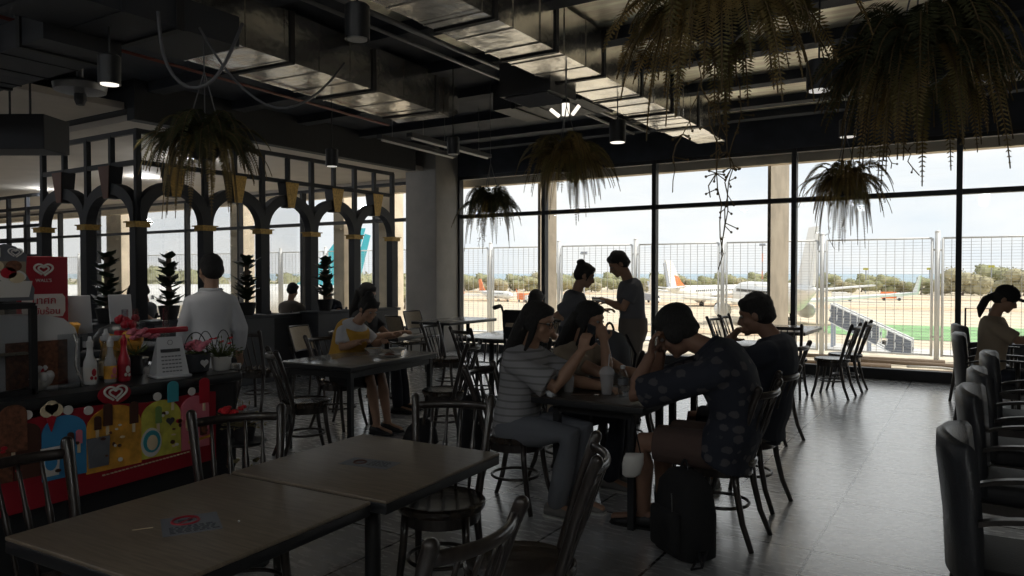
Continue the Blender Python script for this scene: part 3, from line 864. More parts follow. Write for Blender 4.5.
# ---------------------------------------------------------------- arched partition
AX, AY0, AS = -8.7, 5.2, .93
ap = thing('arched_partition', 'black arched screen with gold keystones and grid top along the dining room', 'partition', (AX, AY0, 0))
def arch_run(o, dv, nv, n, s, gold, ry):
    """o: start; dv: along; nv: towards the viewer side"""
    o, dv, nv = V(o), V(dv), V(nv); TH = .13; pwid = .15; zc = 2.08
    P = lambda a, z, d=0: o + dv * a + nv * d + V((0, 0, z))
    for k in range(n + 1):
        b = MB(); b.bar(P(k * s, .9), P(k * s, zc), pwid, TH, up=nv)
        b.build('pier', M['black_paint'], ap)
        c = MB(); c.bar(P(k * s, zc - .02), P(k * s, zc + .035), pwid + .05, TH + .06, up=nv)
        c.bar(P(k * s, zc + .035), P(k * s, zc + .05), pwid + .1, TH + .09, up=nv)
        c.build('capital', M['gold'], ap)
    for k in range(n):
        r0 = (s - pwid) / 2; N = 18; cx = (k + .5) * s
        rings = []
        for i in range(N + 1):
            a = pi * i / N
            ri, ro = 1.0, 1.0
            xi, zi = cx - r0 * cos(a), zc + .05 + ry * sin(a)
            xo, zo = cx - (r0 + pwid * .95) * cos(a), zc + .05 + (ry + pwid * .95) * sin(a)
            xo = min(max(xo, k * s), (k + 1) * s)
            rings.append([P(xi, zi, -TH / 2), P(xi, zi, TH / 2), P(xo, zo, TH / 2), P(xo, zo, -TH / 2)])
        MB().loft(rings).build('arch', M['black_paint'], ap)
        # keystone: gold wedge with black sides
        zt, zb = 2.84, zc + .05 + ry - .05
        ks = MB()
        ks.loft([[P(cx - .06, zb, -.075), P(cx - .06, zb, .075), P(cx + .06, zb, .075), P(cx + .06, zb, -.075)], [P(cx - .125, zt, -.08), P(cx - .125, zt, .1), P(cx + .125, zt, .1), P(cx + .125, zt, -.08)]])
        kb = ks.build('keystone', M['black_paint'], ap)
        f = MB()
        f.loft([[P(cx - .059, zb + .002, .073), P(cx - .059, zb + .002, .083), P(cx + .059, zb + .002, .083), P(cx + .059, zb + .002, .073)], [P(cx - .124, zt, .098), P(cx - .124, zt, .108), P(cx + .124, zt, .108), P(cx + .124, zt, .098)]])
        f.build('face', gold, kb)
    g = MB()
    for z in (2.86, 3.24): g.bar(P(-.03, z), P(n * s + .03, z), .05, .06, up=(0, 0, 1))
    for k in range(2 * n + 1):
        z0 = zc if k % 2 == 0 else zc + ry + .15
        g.bar(P(k * s / 2, z0), P(k * s / 2, 3.24), .07 if k % 2 == 0 else .055, .06, up=nv)
    g.build('grid_frame', M['black_paint'], ap)
    b = MB(); b.bar(P(-.06, .42), P(n * s + .06, .42), .16, .84, up=(0, 0, 1)); b.build('base_wall', M['grey_panel'], ap)
    b = MB(); b.bar(P(-.08, .87), P(n * s + .08, .87), .24, .05, up=(0, 0, 1)); b.build('ledge', M['black_paint'], ap)
arch_run((0, 0, 0), (0, 1, 0), (1, 0, 0), 5, AS, M['gold'], .39)
arch_run((-.0, 0, 0), (-1, 0, 0), (0, -1, 0), 2, 1.14, M['gold_shaded'], .36)

# far screen of the next shop at the left edge
fs = thing('lattice_screen', 'black lattice screen of the next shop far left by the windows', 'screen', (-21, 8.5, 0))
b = MB()
for k in range(9): b.bar((-4 + k * 0.9, 0, 1.0), (-4 + k * .9, 0, 3.3), .08)
for z in (1.0, 1.9, 2.25, 2.6, 3.0, 3.3): b.bar((-4, 0, z), (3.2, 0, z), .07)
b.build('lattice', M['black_paint'], fs)
MB().bbox((-4, -.1, 0), (3.2, .1, 1.0)).build('base_wall', M['wall_dark'], fs)

# plants of stacked pointed leaves before the arches
def rosette_plant(label, loc, h, seed, first=None):
    r = random.Random(seed)
    t = thing('rosette_plant', label, 'potted plant', loc)
    b = MB(); tiers = 6
    for k in range(tiers):
        z = .18 + (h - .2) * (k + (r.uniform(-.25, .25) if k < tiers - 1 else 0)) / (tiers - 1); n = 9 if k < tiers - 1 else 7
        L = (.2 - .01 * k) * (.75 if k % 2 else 1.1)
        for j in range(n):
            a = 2 * pi * (j + .5 * k) / n + r.uniform(-.3, .3)
            e = r.uniform(.35, 1.0) if k < tiers - 1 else 1.0
            l = L * r.uniform(.7, 1.2); p_dz = r.uniform(-.04, .04) if k < tiers - 1 else 0; wv = .066
            d = V((cos(a), sin(a), 0)); s_ = V((-sin(a), cos(a), 0))
            p0 = V((0, 0, z + p_dz)); p1 = p0 + d * l * .5 + V((0, 0, l * .45 * e)); p2 = p0 + d * l + V((0, 0, l * .9 * e - .02))
            up = V((0, 0, .012))
            b.add([p0 - s_ * .012, p0 + s_ * .012, p1 + s_ * wv, p1 - s_ * wv, p2, p0 - up, p1 - up * 2], [(0, 1, 2, 3), (3, 2, 4), (1, 0, 5), (1, 5, 6, 2), (5, 0, 3, 6), (2, 6, 4), (6, 3, 4)])
    b.build('leaves', M['leaf_dark'], t)
    MB().tube([(0, 0, 0), (0, 0, h)], .03, 8).build('stem', M['bark'], t)
    MB().lathe([(.09, -.02), (.12, .12), (.125, .15), (.1, .15), (.1, .12)], 18).build('pot', M['pot_black'], t, 'auto')
for i, (y, label) in enumerate(((4.62, 'dark stacked-leaf plant leftmost in the row, beside the red sign'), (5.38, 'dark stacked-leaf plant in the row left of the white-shirted man'), (6.52, 'dark stacked-leaf plant in the row right of the white-shirted man'), (7.94, 'dark stacked-leaf plant farthest along the arched screen'))):
    bx = thing('planter_box', ('dark planter box under the leftmost stacked-leaf plant', 'dark planter box left of the white-shirted man', 'dark planter box right of the white-shirted man', 'dark planter box farthest along the arched screen')[i], 'planter', (-8.36, y, 0), 0, 'planters along the arched screen')
    hh = .9
    MB().rbox((0, 0, hh / 2), (.36, .62, hh), .01).build('box', M['grey_panel'], bx)
    MB().rbox((0, 0, hh + .01), (.4, .66, .04), .008).build('rim', M['black_paint'], bx)
    rosette_plant(label, (-8.36, y, hh + .05), .74, 20 + i)

# ---------------------------------------------------------------- hanging ferns
def fern(label, loc, size, n, seed, drop=1.0, hang_n=12, m='fern', top=CZ, vines=0, vine_len=.6):
    r = random.Random(seed)
    t = thing('hanging_fern', label, 'hanging fern', loc, 0, 'hanging ferns')
    MB().lathe([(.06, -.10), (.105, -.06), (.135, .04), (.14, .06), (.12, .06), (.11, .03)], 18).build('pot', M['pot_black'], t, 'auto')
    c = MB()
    for k in range(3):
        a = 2 * pi * k / 3 + .4
        c.tube([(.13 * cos(a), .13 * sin(a), .05), (0, 0, .5), (0, 0, top - loc[2])], .004, 5)
    c.build('hanging_cord', M['cable'], t)
    def frond(b, st, az, L, rise, fall, pin, npn, droop_leaf=.25):
        d = V((cos(az), sin(az), 0)); s_ = V((-sin(az), cos(az), 0))
        p0 = V((0, 0, .04)) + d * st
        pts = bez(p0, p0 + d * L * .3 + V((0, 0, rise)), p0 + d * L * .75 + V((0, 0, rise * .6 - fall * .25)), p0 + d * L * .9 + V((0, 0, -fall)), npn)
        tw = r.uniform(-.5, .5); arc = sum((pts[i] - pts[i - 1]).length for i in range(1, len(pts)))
        b.m = 1
        b.tube(pts[::3] + [pts[-1]], [.0028] * (len(pts[::3]) + 1), 4, cap=False)
        b.m = 0
        for i in range(2, npn + 1):
            f = i / npn
            T = (pts[i] - pts[i - 1]).normalized()
            side = T.cross(V((0, 0, 1)))
            if side.length < .15: side = s_.copy()
            side.normalize(); side = Quaternion(T, tw) @ side
            l = pin * min(1, f * 6 + .25) * (1 - f ** 2.2) ** .8 + .003
            wv = min(l * .14, arc / npn * .36) + .0012
            for sg in (-1, 1):
                q = side * sg
                dirv = (q + T * .35 - V((0, 0, droop_leaf * r.uniform(.3, 1.3)))).normalized()
                e = pts[i] + dirv * l
                md_ = pts[i] + dirv * l * .45
                wq = T * wv
                b.add([pts[i], md_ + wq, e, md_ - wq], [(0, 1, 2, 3)])
    b = MB()
    for k in range(n):
        az = 2 * pi * k / n + r.uniform(-.3, .3)
        f = r.random()
        frond(b, r.uniform(.0, .1), az, size * r.uniform(.5, 1.05), size * (.1 + .75 * f * f), size * r.uniform(.1, .75) * drop, size * .17, 40)
    b.build('fronds', [M[m], M['stem']], t)
    if hang_n:
        b = MB()
        for k in range(hang_n):
            az = 2 * pi * k / hang_n + r.uniform(-.4, .4)
            frond(b, r.uniform(.08, .14), az, size * r.uniform(.25, .6), size * .12, size * r.uniform(.8, 1.45) * drop, size * .15, 52, .22)
        b.build('hanging_fronds', [M['fern'], M['stem']], t)
    for k in range(vines):
        az = r.uniform(0, 6.28); L = vine_len * r.uniform(.6, 1.1)
        p = V((cos(az) * size * .3, sin(az) * size * .3, -.08)); pts = [p.copy()]
        for j in range(14):
            p = p + V((r.gauss(0, .012), r.gauss(0, .012), -L / 14)); pts.append(p.copy())
        v = MB(); v.tube(pts, .0022, 4)
        for j in range(int(L * 40)):
            q = pts[min(13, int(r.random() ** 2 * 14))] ; e = q + V((r.gauss(0, .02), r.gauss(0, .02), r.gauss(-.015, .012)))
            v.tube([q, e], .0022, 3); v.ball(e, .005, 5, 4)
        v.build('vine', M['stem'], t)
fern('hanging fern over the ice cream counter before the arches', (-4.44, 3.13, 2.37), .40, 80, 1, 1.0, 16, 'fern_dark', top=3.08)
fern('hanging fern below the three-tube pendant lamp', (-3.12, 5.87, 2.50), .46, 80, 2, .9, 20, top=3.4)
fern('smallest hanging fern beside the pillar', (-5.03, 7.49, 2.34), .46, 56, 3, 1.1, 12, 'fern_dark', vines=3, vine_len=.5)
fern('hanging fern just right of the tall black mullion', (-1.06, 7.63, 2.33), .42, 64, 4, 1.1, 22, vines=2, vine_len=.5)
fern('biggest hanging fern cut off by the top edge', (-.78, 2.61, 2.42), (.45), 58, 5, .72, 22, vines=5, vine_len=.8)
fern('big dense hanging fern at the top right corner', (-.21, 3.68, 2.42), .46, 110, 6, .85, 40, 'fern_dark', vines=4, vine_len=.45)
# ---------------------------------------------------------------- bentwood chair: origin under the seat, sitter faces +y
def make_chair(label, loc, rz, group):
    t = thing('bentwood_chair', label, 'chair', loc, rz, group)
    s = MB()
    s.lathe([(.17, .425), (.198, .43), (.205, .445), (.204, .462), (.195, .47), (.18, .466), (.12, .461), (.02, .459)], 32)
    s.build('seat', M['seat_wood'], t, 'auto')
    a = MB(); a.lathe([(.165, .375), (.178, .375), (.178, .43), (.165, .43), (.165, .375)], 28, cap=False); a.build('apron', M['dark_wood'], t, 'auto')
    for sx in (-1, 1):
        MB().tube([(sx * .135, .115, .43), (sx * .142, .125, .3), (sx * .155, .15, .14), (sx * .175, .185, 0)], [.019, .018, .0165, .0145], 10).build('leg', M['dark_wood'], t, True)
        MB().tube([(sx * .14, -.13, .43), (sx * .145, -.145, .3), (sx * .155, -.18, .14), (sx * .17, -.235, 0)], [.02, .0185, .0165, .0145], 10).build('leg', M['dark_wood'], t, True)
        MB().tube([(sx * .145, -.125, .41), (sx * .155, -.15, .5), (sx * .172, -.2, .68), (sx * .185, -.25, .83), (sx * .19, -.272, .882)], [.02, .019, .018, .02, .022], 10, round_cap=True).build('back_post', M['dark_wood'], t, True)
    st = MB(); st.tube([(.153 * cos(q), .153 * sin(q) * 1.0 - .005, .2) for q in [2 * pi * k / 28 for k in range(28)]], .0095, 7, closed=True)
    st.build('ring_stretcher', M['dark_wood'], t, True)
    def rail(z, y, r0, dep):
        pts = []
        for k in range(13):
            f = k / 12 * 2 - 1
            pts.append((f * .182, y - dep * (1 - f * f), z))
        return MB().tube(pts, r0, 8, flat=1.5)
    rail(.845, -.255, .013, .055).build('top_rail', M['dark_wood'], t, True)
    for k in range(4):
        x = -.108 + k * .072; f = x / .182
        p0, p1 = V((x * .9, -.155 - .01 * (1 - f * f), .46)), V((x, -.255 - .052 * (1 - f * f), .835))
        pts = [p0.lerp(p1, q) for q in (0, .12, .3, .45, .55, .62, .8, 1)]
        MB().tube(pts, [.007, .009, .0075, .011, .013, .009, .0075, .007], 8).build('spindle', M['dark_wood'], t, True)
    return t
GC = 'dark bentwood chairs'
CH = []
def face(dx, dy): return atan2(dy, dx) - pi / 2
def chair(x, y, d, label):
    rz = face(*d)
    if not CH: o = make_chair(label, (x, y, 0), rz, GC)
    else: o = dup(CH[0], (x, y, 0), rz, label, GC)
    CH.append(o); return o
chair(-1.30, 1.49, (-1, .02), 'dark bentwood chair nearest the viewer, only its curved back rail in frame')
chair(-1.37, 2.23, (-.9, -.44), 'dark bentwood chair seen edge-on at bottom centre, glossy rounded rail')
chair(-2.06, 2.66, (.42, -.91), 'dark bentwood chair with round seat tucked at the far corner of the second table')
chair(-2.52, 1.22, (1, .05), 'dark bentwood chair at bottom left before the ice cream board')
chair(-2.56, 1.98, (.85, -.52), 'dark bentwood chair between counter end and the second foreground table')
chair(-2.50, 4.02, (1, .1), 'dark bentwood chair under the woman in the striped white blouse')
chair(-2.52, 4.76, (1, -.05), 'dark bentwood chair under the woman with the long ponytail')
chair(-1.22, 4.17, (-1, .06), 'dark bentwood chair under the man in the leaf-pattern shirt')
chair(-1.26, 4.90, (-1, .12), 'dark bentwood chair under the man with hand at his chin')
chair(-4.6, 4.16, (.5, .87), 'dark bentwood chair left of the long table with gleaming seat')
chair(-6.6, 5.3, (-.3, 1), 'dark bentwood chair beyond the counter end by the flowers')
chair(-5.22, 5.15, (1, .1), 'dark bentwood chair under the woman in the yellow vest')
chair(-3.98, 5.2, (-.95, -.3), 'dark bentwood chair right of the long table, facing the yellow vest')
chair(-4.75, 8.5, (0, -1), 'dark bentwood chair at the far end of the mid table, facing us')
chair(-4.75, 6.85, (.3, .95), 'dark bentwood chair at the near end of the mid table')
chair(-3.45, 6.2, (-.9, .5), 'dark bentwood chair behind the blouse woman, facing the mid table')
chair(-5.42, 7.15, (1, .1), 'dark bentwood chair on the far left side of the mid table')
chair(-2.42, 5.55, (-1, .1), 'dark bentwood chair holding the school backpack behind the ponytail woman')
chair(-2.75, 6.4, (.2, 1), 'dark bentwood chair standing before the tall man')
chair(-1.46, 9.62, (-1, .12), 'dark bentwood chair by the right window, nearer of the pair')
chair(-1.40, 10.25, (-1, .05), 'dark bentwood chair by the right window, farther of the pair')
chair(-1.55, 6.83, (-1, .25), 'dark bentwood chair with bright seat behind the man at his chin')
chair(-1.9, 9.35, (0, 1), 'dark bentwood chair at the near end of the right window table')
chair(-2.84, 10.2, (1, -.2), 'dark bentwood chair left of the right window table, nearer one')
chair(-2.86, 10.8, (1, -.1), 'dark bentwood chair left of the right window table, farther one')
chair(-6.9, 4.3, (.2, 1), 'dark bentwood chair before the planter boxes of the arched screen')

# ---------------------------------------------------------------- cane-backed chairs
def make_cane(label, loc, rz):
    t = thing('cane_back_chair', label, 'chair', loc, rz, 'pale cane-backed chairs')
    MB().rbox((0, 0, .45), (.42, .42, .045), .02).build('seat', M['seat_wood'], t, 'auto')
    for sx in (-1, 1):
        MB().tube([(sx * .17, .17, .44), (sx * .19, .2, 0)], [.018, .013], 8).build('leg', M['dark_wood'], t, True)
        MB().tube([(sx * .18, -.26, .62), (sx * .17, -.18, .44), (sx * .19, -.23, 0)], [.014, .018, .013], 8).build('leg', M['dark_wood'], t, True)
    def curve(x0, z): 
        return V((x0, -.25 - (z - .62) * .3 + .05 * (x0 / .21) ** 2, z))
    b = MB(); n = 10; vs = []
    for off in (0, .02):
        for j in range(5):
            for i in range(n + 1):
                p = curve(-.21 + .42 * i / n, .58 + .27 * j / 4); vs.append(p + V((0, off, 0)))
    fs = []; q = 5 * (n + 1)
    for j in range(4):
        for i in range(n):
            a = j * (n + 1) + i
            fs += [(a, a + 1, a + n + 2, a + n + 1), (q + a + n + 1, q + a + n + 2, q + a + 1, q + a)]
    b.add(vs, fs); b.build('backrest', M['cane'], t, True)
    fr = []
    for i in range(n + 1): fr.append(curve(-.21 + .42 * i / n, .86) + V((0, .01, 0)))
    for j in range(1, 5): fr.append(curve(.215, .86 - .07 * j) + V((0, .01, 0)))
    for i in range(n + 1): fr.append(curve(.21 - .42 * i / n, .57) + V((0, .01, 0)))
    for j in range(1, 4): fr.append(curve(-.215, .57 + .07 * j) + V((0, .01, 0)))
    MB().tube(fr, .012, 7, closed=True).build('back_frame', M['dark_wood'], t, True)
    return t
CN = []
def cane(x, y, d, label):
    if not CN: o = make_cane(label, (x, y, 0), face(*d))
    else: o = dup(CN[0], (x, y, 0), face(*d), label)
    CN.append(o)
cane(-5.68, 5.9, (.9, .3), 'pale cane-backed chair under the dark-haired diner')
cane(-7.25, 8.55, (.3, 1), 'pale cane-backed chair at the near end of the pillar table')
cane(-6.66, 6.2, (1, .3), 'pale cane-backed chair behind the dark-haired diner')
cane(-7.75, 9.55, (1, 0), 'pale cane-backed chair between pillar and pillar table')
cane(-6.35, 9.75, (-1, 0), 'pale cane-backed chair right of the pillar table, before the window frame')
cane(-5.35, 9.55, (-.8, .5), 'pale cane-backed chair against the window left of the wheelchair')

# ---------------------------------------------------------------- tables
M['laminate'] = mat('table_laminate', (0.19, 0.15, 0.11), 0.38, noise=0.18, nscale=7, stretch=(1.2, 14, 1), bump=0.03)
M['laminate_pale'] = mat('table_pale', (0.36, 0.34, 0.31), 0.17, noise=0.1, nscale=5)
M['laminate_dark'] = mat('table_dark', (0.055, 0.045, 0.038), 0.3, noise=0.2, nscale=6, stretch=(1, 8, 1))
def table(label, cx, cy, sx, sy, rz, top, inset=.04, legs='four', h=.75, leg_w=.04):
    t = thing('cafe_table', label, 'table', (cx, cy, 0), rz)
    MB().rbox((0, 0, h - .006), (sx, sy, .012), .004).build('tabletop', M[top], t, 'auto')
    MB().rbox((0, 0, h - .030), (sx - .002, sy - .002, .036), .004).build('edge_band', M['black_metal'], t, 'auto')
    if legs == 'four':
        for x in (-1, 1):
            for y in (-1, 1):
                MB().bbox((x * (sx / 2 - inset) - leg_w / 2, y * (sy / 2 - inset) - leg_w / 2, 0), (x * (sx / 2 - inset) + leg_w / 2, y * (sy / 2 - inset) + leg_w / 2, h - .055)).build('leg', M['black_metal'], t)
        b = MB()
        for x in (-1, 1): b.bar((x * (sx / 2 - inset), -sy / 2 + inset, h - .08), (x * (sx / 2 - inset), sy / 2 - inset, h - .08), .03, .05)
        for y in (-1, 1): b.bar((-sx / 2 + inset, y * (sy / 2 - inset), h - .08), (sx / 2 - inset, y * (sy / 2 - inset), h - .08), .03, .05)
        b.build('frame', M['black_metal'], t)
    else:
        k = 2 if sy > .9 else 1
        for i in range(k):
            y = 0 if k == 1 else (-1, 1)[i] * sy * .27
            MB().tube([(0, y, .02), (0, y, h - .05)], .032, 12).build('column', M['black_metal'], t, True)
            for a in range(4):
                q = a * pi / 2 + pi / 4
                MB().bar((0, y, .03), (cos(q) * .26, y + sin(q) * .26, .015), .05, .03).build('foot', M['black_metal'], t)
            MB().box((0, y, h - .06), (.3, .3, .012)).build('mount_plate', M['black_metal'], t)
    return t
table('wood-top cafe table nearest the viewer, corner cut by the frame', -2.0, 1.385, .70, .76, radians(3), 'laminate', legs='post')
table('wood-top cafe table butted behind the nearest one', -2.02, 2.165, .74, .745, radians(3), 'laminate', legs='post')
table('dark cafe table shared by the four young diners, near half', -1.93, 4.2, .74, .66, radians(-1), 'laminate_dark', .12)
table('dark cafe table shared by the four young diners, far half', -1.93, 4.88, .74, .66, radians(-1), 'laminate_dark', .12)
table('long gleaming table of the woman in the yellow vest', -4.65, 4.86, .78, 1.22, radians(4), 'laminate_pale', .05)
table('pale mid-room table with napkins left of the blouse woman', -4.85, 7.55, .72, 1.2, radians(2), 'laminate_pale', legs='post')
table('pale table by the pillar before the window', -7.1, 9.55, .75, 1.3, 0, 'laminate_pale', legs='post')
table('pale table by the right window beside the facade column', -2.2, 10.45, .78, 1.25, 0, 'laminate_pale', legs='post')
table('pale square table behind the man with his hand over his mouth', -2.3, 8.0, .7, .7, .1, 'laminate_pale', legs='post')
table('dark table by the arched screen behind the yellow vest', -6.05, 6.75, .7, .7, .2, 'laminate_dark', legs='post')
table('dark table between the two diners behind the third arch', -9.47, 8.67, .7, .5, .1, 'laminate_dark', legs='post')
table('dark table between the two diners behind the screen corner', -10.51, 6.28, .5, .5, .5, 'laminate_dark', legs='post')
table('dark table in front of the woman in the cap', 1.05, 8.3, .8, .8, 0, 'laminate_dark')
table('dark table in front of the nearest black armchairs', 1.15, 3.9, .8, 1.6, 0, 'laminate_dark')
table('dark table in front of the farther black armchairs', 1.15, 6.15, .8, 1.5, 0, 'laminate_dark')

# ---------------------------------------------------------------- black armchairs at right, sitter faces +y locally
M['seat_leather'] = mat('seat_leather', (0.014, 0.014, 0.016), 0.6, spec=0.3, bump=0.12, bscale=120)
def make_armchair(label, loc, rz):
    t = thing('leather_armchair', label, 'armchair', loc, rz, 'black leather armchairs')
    MB().rbox((0, .02, .43), (.48, .48, .1), .04).build('seat', M['seat_leather'], t, 'auto')
    # curved padded back
    b = MB(); rings = []
    N = 14
    for i in range(N + 1):
        f = i / N * 2 - 1
        x = f * .25; y = -.26 + .07 * f * f
        ring = []
        for (dy, z) in ((-.035, .42), (-.045, .62), (-.07, .84), (-.068, .91), (-.045, .93), (-.022, .91), (-.008, .82), (.012, .6), (.012, .42)):
            e = (1 - abs(f) ** 8 * .25)
            ring.append((x, y + dy * e, .42 + (z - .42) * (1 - .04 * f * f)))
        rings.append(ring)
    b.loft(rings); b.build('backrest', M['leather'], t, True)
    for sx in (-1, 1):
        MB().tube([(sx * .24, .22, 0), (sx * .25, .2, .42), (sx * .26, .2, .685)], [.016, .02, .018], 8).build('leg', M['arm_wood'], t, True)
        MB().tube([(sx * .21, -.3, 0), (sx * .22, -.24, .42)], [.016, .021], 8).build('leg', M['arm_wood'], t, True)
        ar = MB()
        pts = bez((sx * .255, -.2, .65), (sx * .28, -.1, .695), (sx * .28, .1, .70), (sx * .265, .27, .69), 10)
        rings = []
        for i, p in enumerate(pts):
            wv = .019
            rings.append([p + V((-wv, 0, -.009)), p + V((wv, 0, -.009)), p + V((wv, 0, .009)), p + V((-wv, 0, .009))])
        ar.loft(rings); ar.build('armrest', M['arm_wood'], t)
    f = MB(); f.bar((-.24, .2, .37), (.24, .2, .37), .03, .05).bar((-.22, -.24, .37), (.22, -.24, .37), .03, .05)
    for sx in (-1, 1): f.bar((sx * .23, -.24, .37), (sx * .25, .2, .37), .03, .05)
    f.build('seat_frame', M['arm_wood'], t)
    return t
AC = []
def armchair(x, y, d, label):
    if not AC: o = make_armchair(label, (x, y, 0), face(*d))
    else: o = dup(AC[0], (x, y, 0), face(*d), label)
    AC.append(o)
armchair(.21, 3.2, (1, .03), 'black leather armchair nearest at right, back highlighted')
armchair(.25, 4.42, (1, -.04), 'black leather armchair second from the nearest at right')
armchair(.29, 5.3, (1, .05), 'black leather armchair third from the nearest at right')
armchair(.36, 6.45, (1, -.02), 'black leather armchair fourth from the nearest at right')
armchair(.10, 9.85, (1, .2), 'black leather armchair beside the last mullion, seen from the side')
armchair(.14, 8.35, (1, .0), 'black leather armchair under the woman in the cap')

# suitcase with raised handle
t = thing('suitcase', 'black suitcase with raised pull handle beside the woman in the cap', 'suitcase', (.04, 10.75, 0), radians(10))
MB().rbox((0, 0, .35), (.42, .26, .58), .05).build('shell', M['black_paint'], t, 'auto')
h = MB()
h.tube([(-.13, .05, .62), (-.13, .05, 1.06), (.13, .05, 1.06), (.13, .05, .62)], .012, 8)
h.build('handle', M['black_metal'], t)
for x in (-.16, .16):
    for y in (-.08, .08): MB().lathe([(.01, -.012), (.03, -.01), (.03, .01), (.01, .012)], 12, (x, y, .03), R=Euler((0, pi / 2, 0)).to_matrix()).build('wheel', M['rubber'], t)
r_ = MB()
for k in range(5): r_.box((-.15 + k * .075, -.131, .35), (.02, .012, .5))
r_.build('rib', M['black_metal'], t)
# low dark planter block by the window
t = thing('planter_trough', 'low black planter block against the window beside the last mullion', 'planter', (.75, 11.25, 0))
MB().rbox((0, 0, .3), (.9, .45, .6), .02).build('box', M['black_paint'], t, 'auto')
MB().rbox((0, 0, .6), (.94, .49, .03), .01).build('rim', M['grey_panel'], t, 'auto')

# wheelchair, seen from behind
t = thing('wheelchair', 'black wheelchair with push handles beneath the seated person by the window', 'wheelchair', (-4.08, 6.86, 0), radians(8))
MB().rbox((0, .05, .5), (.42, .42, .05), .02).build('seat', M['black_cloth'], t, 'auto')
for z, hgt in ((.68, .13), (.86, .13), (1.04, .14)):
    MB().rbox((0, -.2 - (z - .6) * .12, z), (.4, .03, hgt), .012, rot=(.12, 0, 0)).build('back_band', M['black_cloth'], t, 'auto')
for sx in (-1, 1):
    MB().tube([(sx * .21, -.17, .3), (sx * .21, -.2, .6), (sx * .21, -.26, 1.08), (sx * .21, -.3, 1.14), (sx * .21, -.42, 1.15)], .013, 8, round_cap=True).build('back_post', M['black_metal'], t, True)
    MB().tube([(sx * .21, -.34, 1.152), (sx * .21, -.47, 1.14)], [.02, .024], 10, round_cap=True).build('push_grip', M['rubber'], t, True)
    wh = MB().tube([(sx * .27, -.1 + .29 * cos(q), .3 + .29 * sin(q)) for q in [2 * pi * k / 32 for k in range(32)]], .014, 7, closed=True)
    wo = wh.build('wheel', M['rubber'], t, True)
    sp = MB()
    for k in range(12):
        q = 2 * pi * k / 12; sp.tube([(sx * .27, -.1, .3), (sx * .27, -.1 + .28 * cos(q), .3 + .28 * sin(q))], .002, 4)
    sp.ball((sx * .27, -.1, .3), .03, 8, 6); sp.build('spokes', M['chrome'], wo)
    MB().tube([(sx * .22, -.2, .72), (sx * .22, .2, .72), (sx * .22, .24, .5), (sx * .2, .36, .2)], .012, 8).build('arm_frame', M['black_metal'], t, True)
    MB().rbox((sx * .22, .02, .74), (.05, .3, .025), .01).build('armrest', M['rubber'], t, 'auto')
    MB().tube([(sx * .2, .3, .08 + .07 * 0), (sx * .2, .3, .3)], .01, 6).build('caster_fork', M['black_metal'], t)
    MB().lathe([(.03, -.012), (.075, -.01), (.075, .01), (.03, .012)], 14, (sx * .2, .3, .077), R=Euler((0, pi / 2, 0)).to_matrix()).build('caster', M['rubber'], t)
    MB().rbox((sx * .12, .45, .14), (.14, .16, .015), .006).build('foot_plate', M['black_metal'], t, 'auto')

# ---------------------------------------------------------------- ice cream counter
KX = -3.3
ct = thing('ice_cream_counter', 'long black counter carrying the ice cream display at left', 'counter', (KX, 0, 0))
MB().bbox((-.85, -1.5, 0.08), (-.02, 2.5, .93)).build('body', M['counter'], ct)
MB().rbox((-.43, .5, .955), (.9, 4.06, .05), .012).build('worktop', M['counter'], ct, 'auto')
MB().bbox((-.8, -1.48, 0), (-.08, 2.46, .08)).build('plinth', M['black_metal'], ct)

# flat printed board leaning on the counter front: local x runs along the counter (+y world), z up
BX = KX + .012
def board_piece(b_, pts, layer, th=.006):
    """pts: (y world, z)"""
    b_.prism([(y, z) for y, z in pts], (BX + .004 * layer, 0, 0), (0, 1, 0), (0, 0, 1), th)
def circle(cy, cz, r, n=24, ry=None): return [(cy + r * cos(2 * pi * k / n), cz + (ry or r) * sin(2 * pi * k / n)) for k in range(n)]
bd = thing('ice_cream_board', 'red printed ice cream board with heart emblem on the counter front', 'advertising board', (0, 0, 0))
def heart(cy, cz, s, n=40):
    out = []
    for k in range(n):
        q = 2 * pi * k / n
        out.append((cy + s * 16 * sin(q) ** 3 / 17, cz + s * (13 * cos(q) - 5 * cos(2 * q) - 2 * cos(3 * q) - cos(4 * q)) / 17))
    return out
y0, y1 = .55, 2.36
top = []
for k in range(41):
    y = y0 + (y1 - y0) * k / 40
    z = .885 + .035 * math.exp(-((y - 1.83) / .22) ** 2) + .015 * sin(y * 9)
    top.append((y, z))
b = MB(); board_piece(b, [(y0, .50), (y1, .55)] + top[::-1], 0, .012); bk = b.build('panel', M['red_dark'], bd)
def bp(name, pts, m, layer=3, parent=None):
    b = MB(); board_piece(b, pts, layer); return b.build(name, M[m], parent or bd)
def arch_pts(cy, w, zb, zt):
    r = w / 2; pts = [(cy - r, zb), (cy + r, zb)]
    for k in range(17):
        a = pi * k / 16; pts.append((cy + r * cos(a), zt - r * .8 + r * .8 * sin(a)))
    return pts
for cy, wd, zb, zt, mm in ((1.36, .12, .66, .9, 'choc_ink'), (1.475, .10, .66, .885, 'brown_ink'), (1.62, .18, .63, .895, 'blue_ink'), (1.835, .25, .62, .905, 'orange_ink'), (2.06, .20, .63, .895, 'lime_ink'), (2.24, .155, .63, .89, 'pink_ink'), (1.2, .18, .6, .86, 'orange_ink'), (1.0, .18, .6, .86, 'lime_ink')):
    bp('flavour_panel', arch_pts(cy, wd, zb, zt), mm)
bp('emblem_back', circle(1.84, .955, .075, ry=.045), 'red_dark', 2)
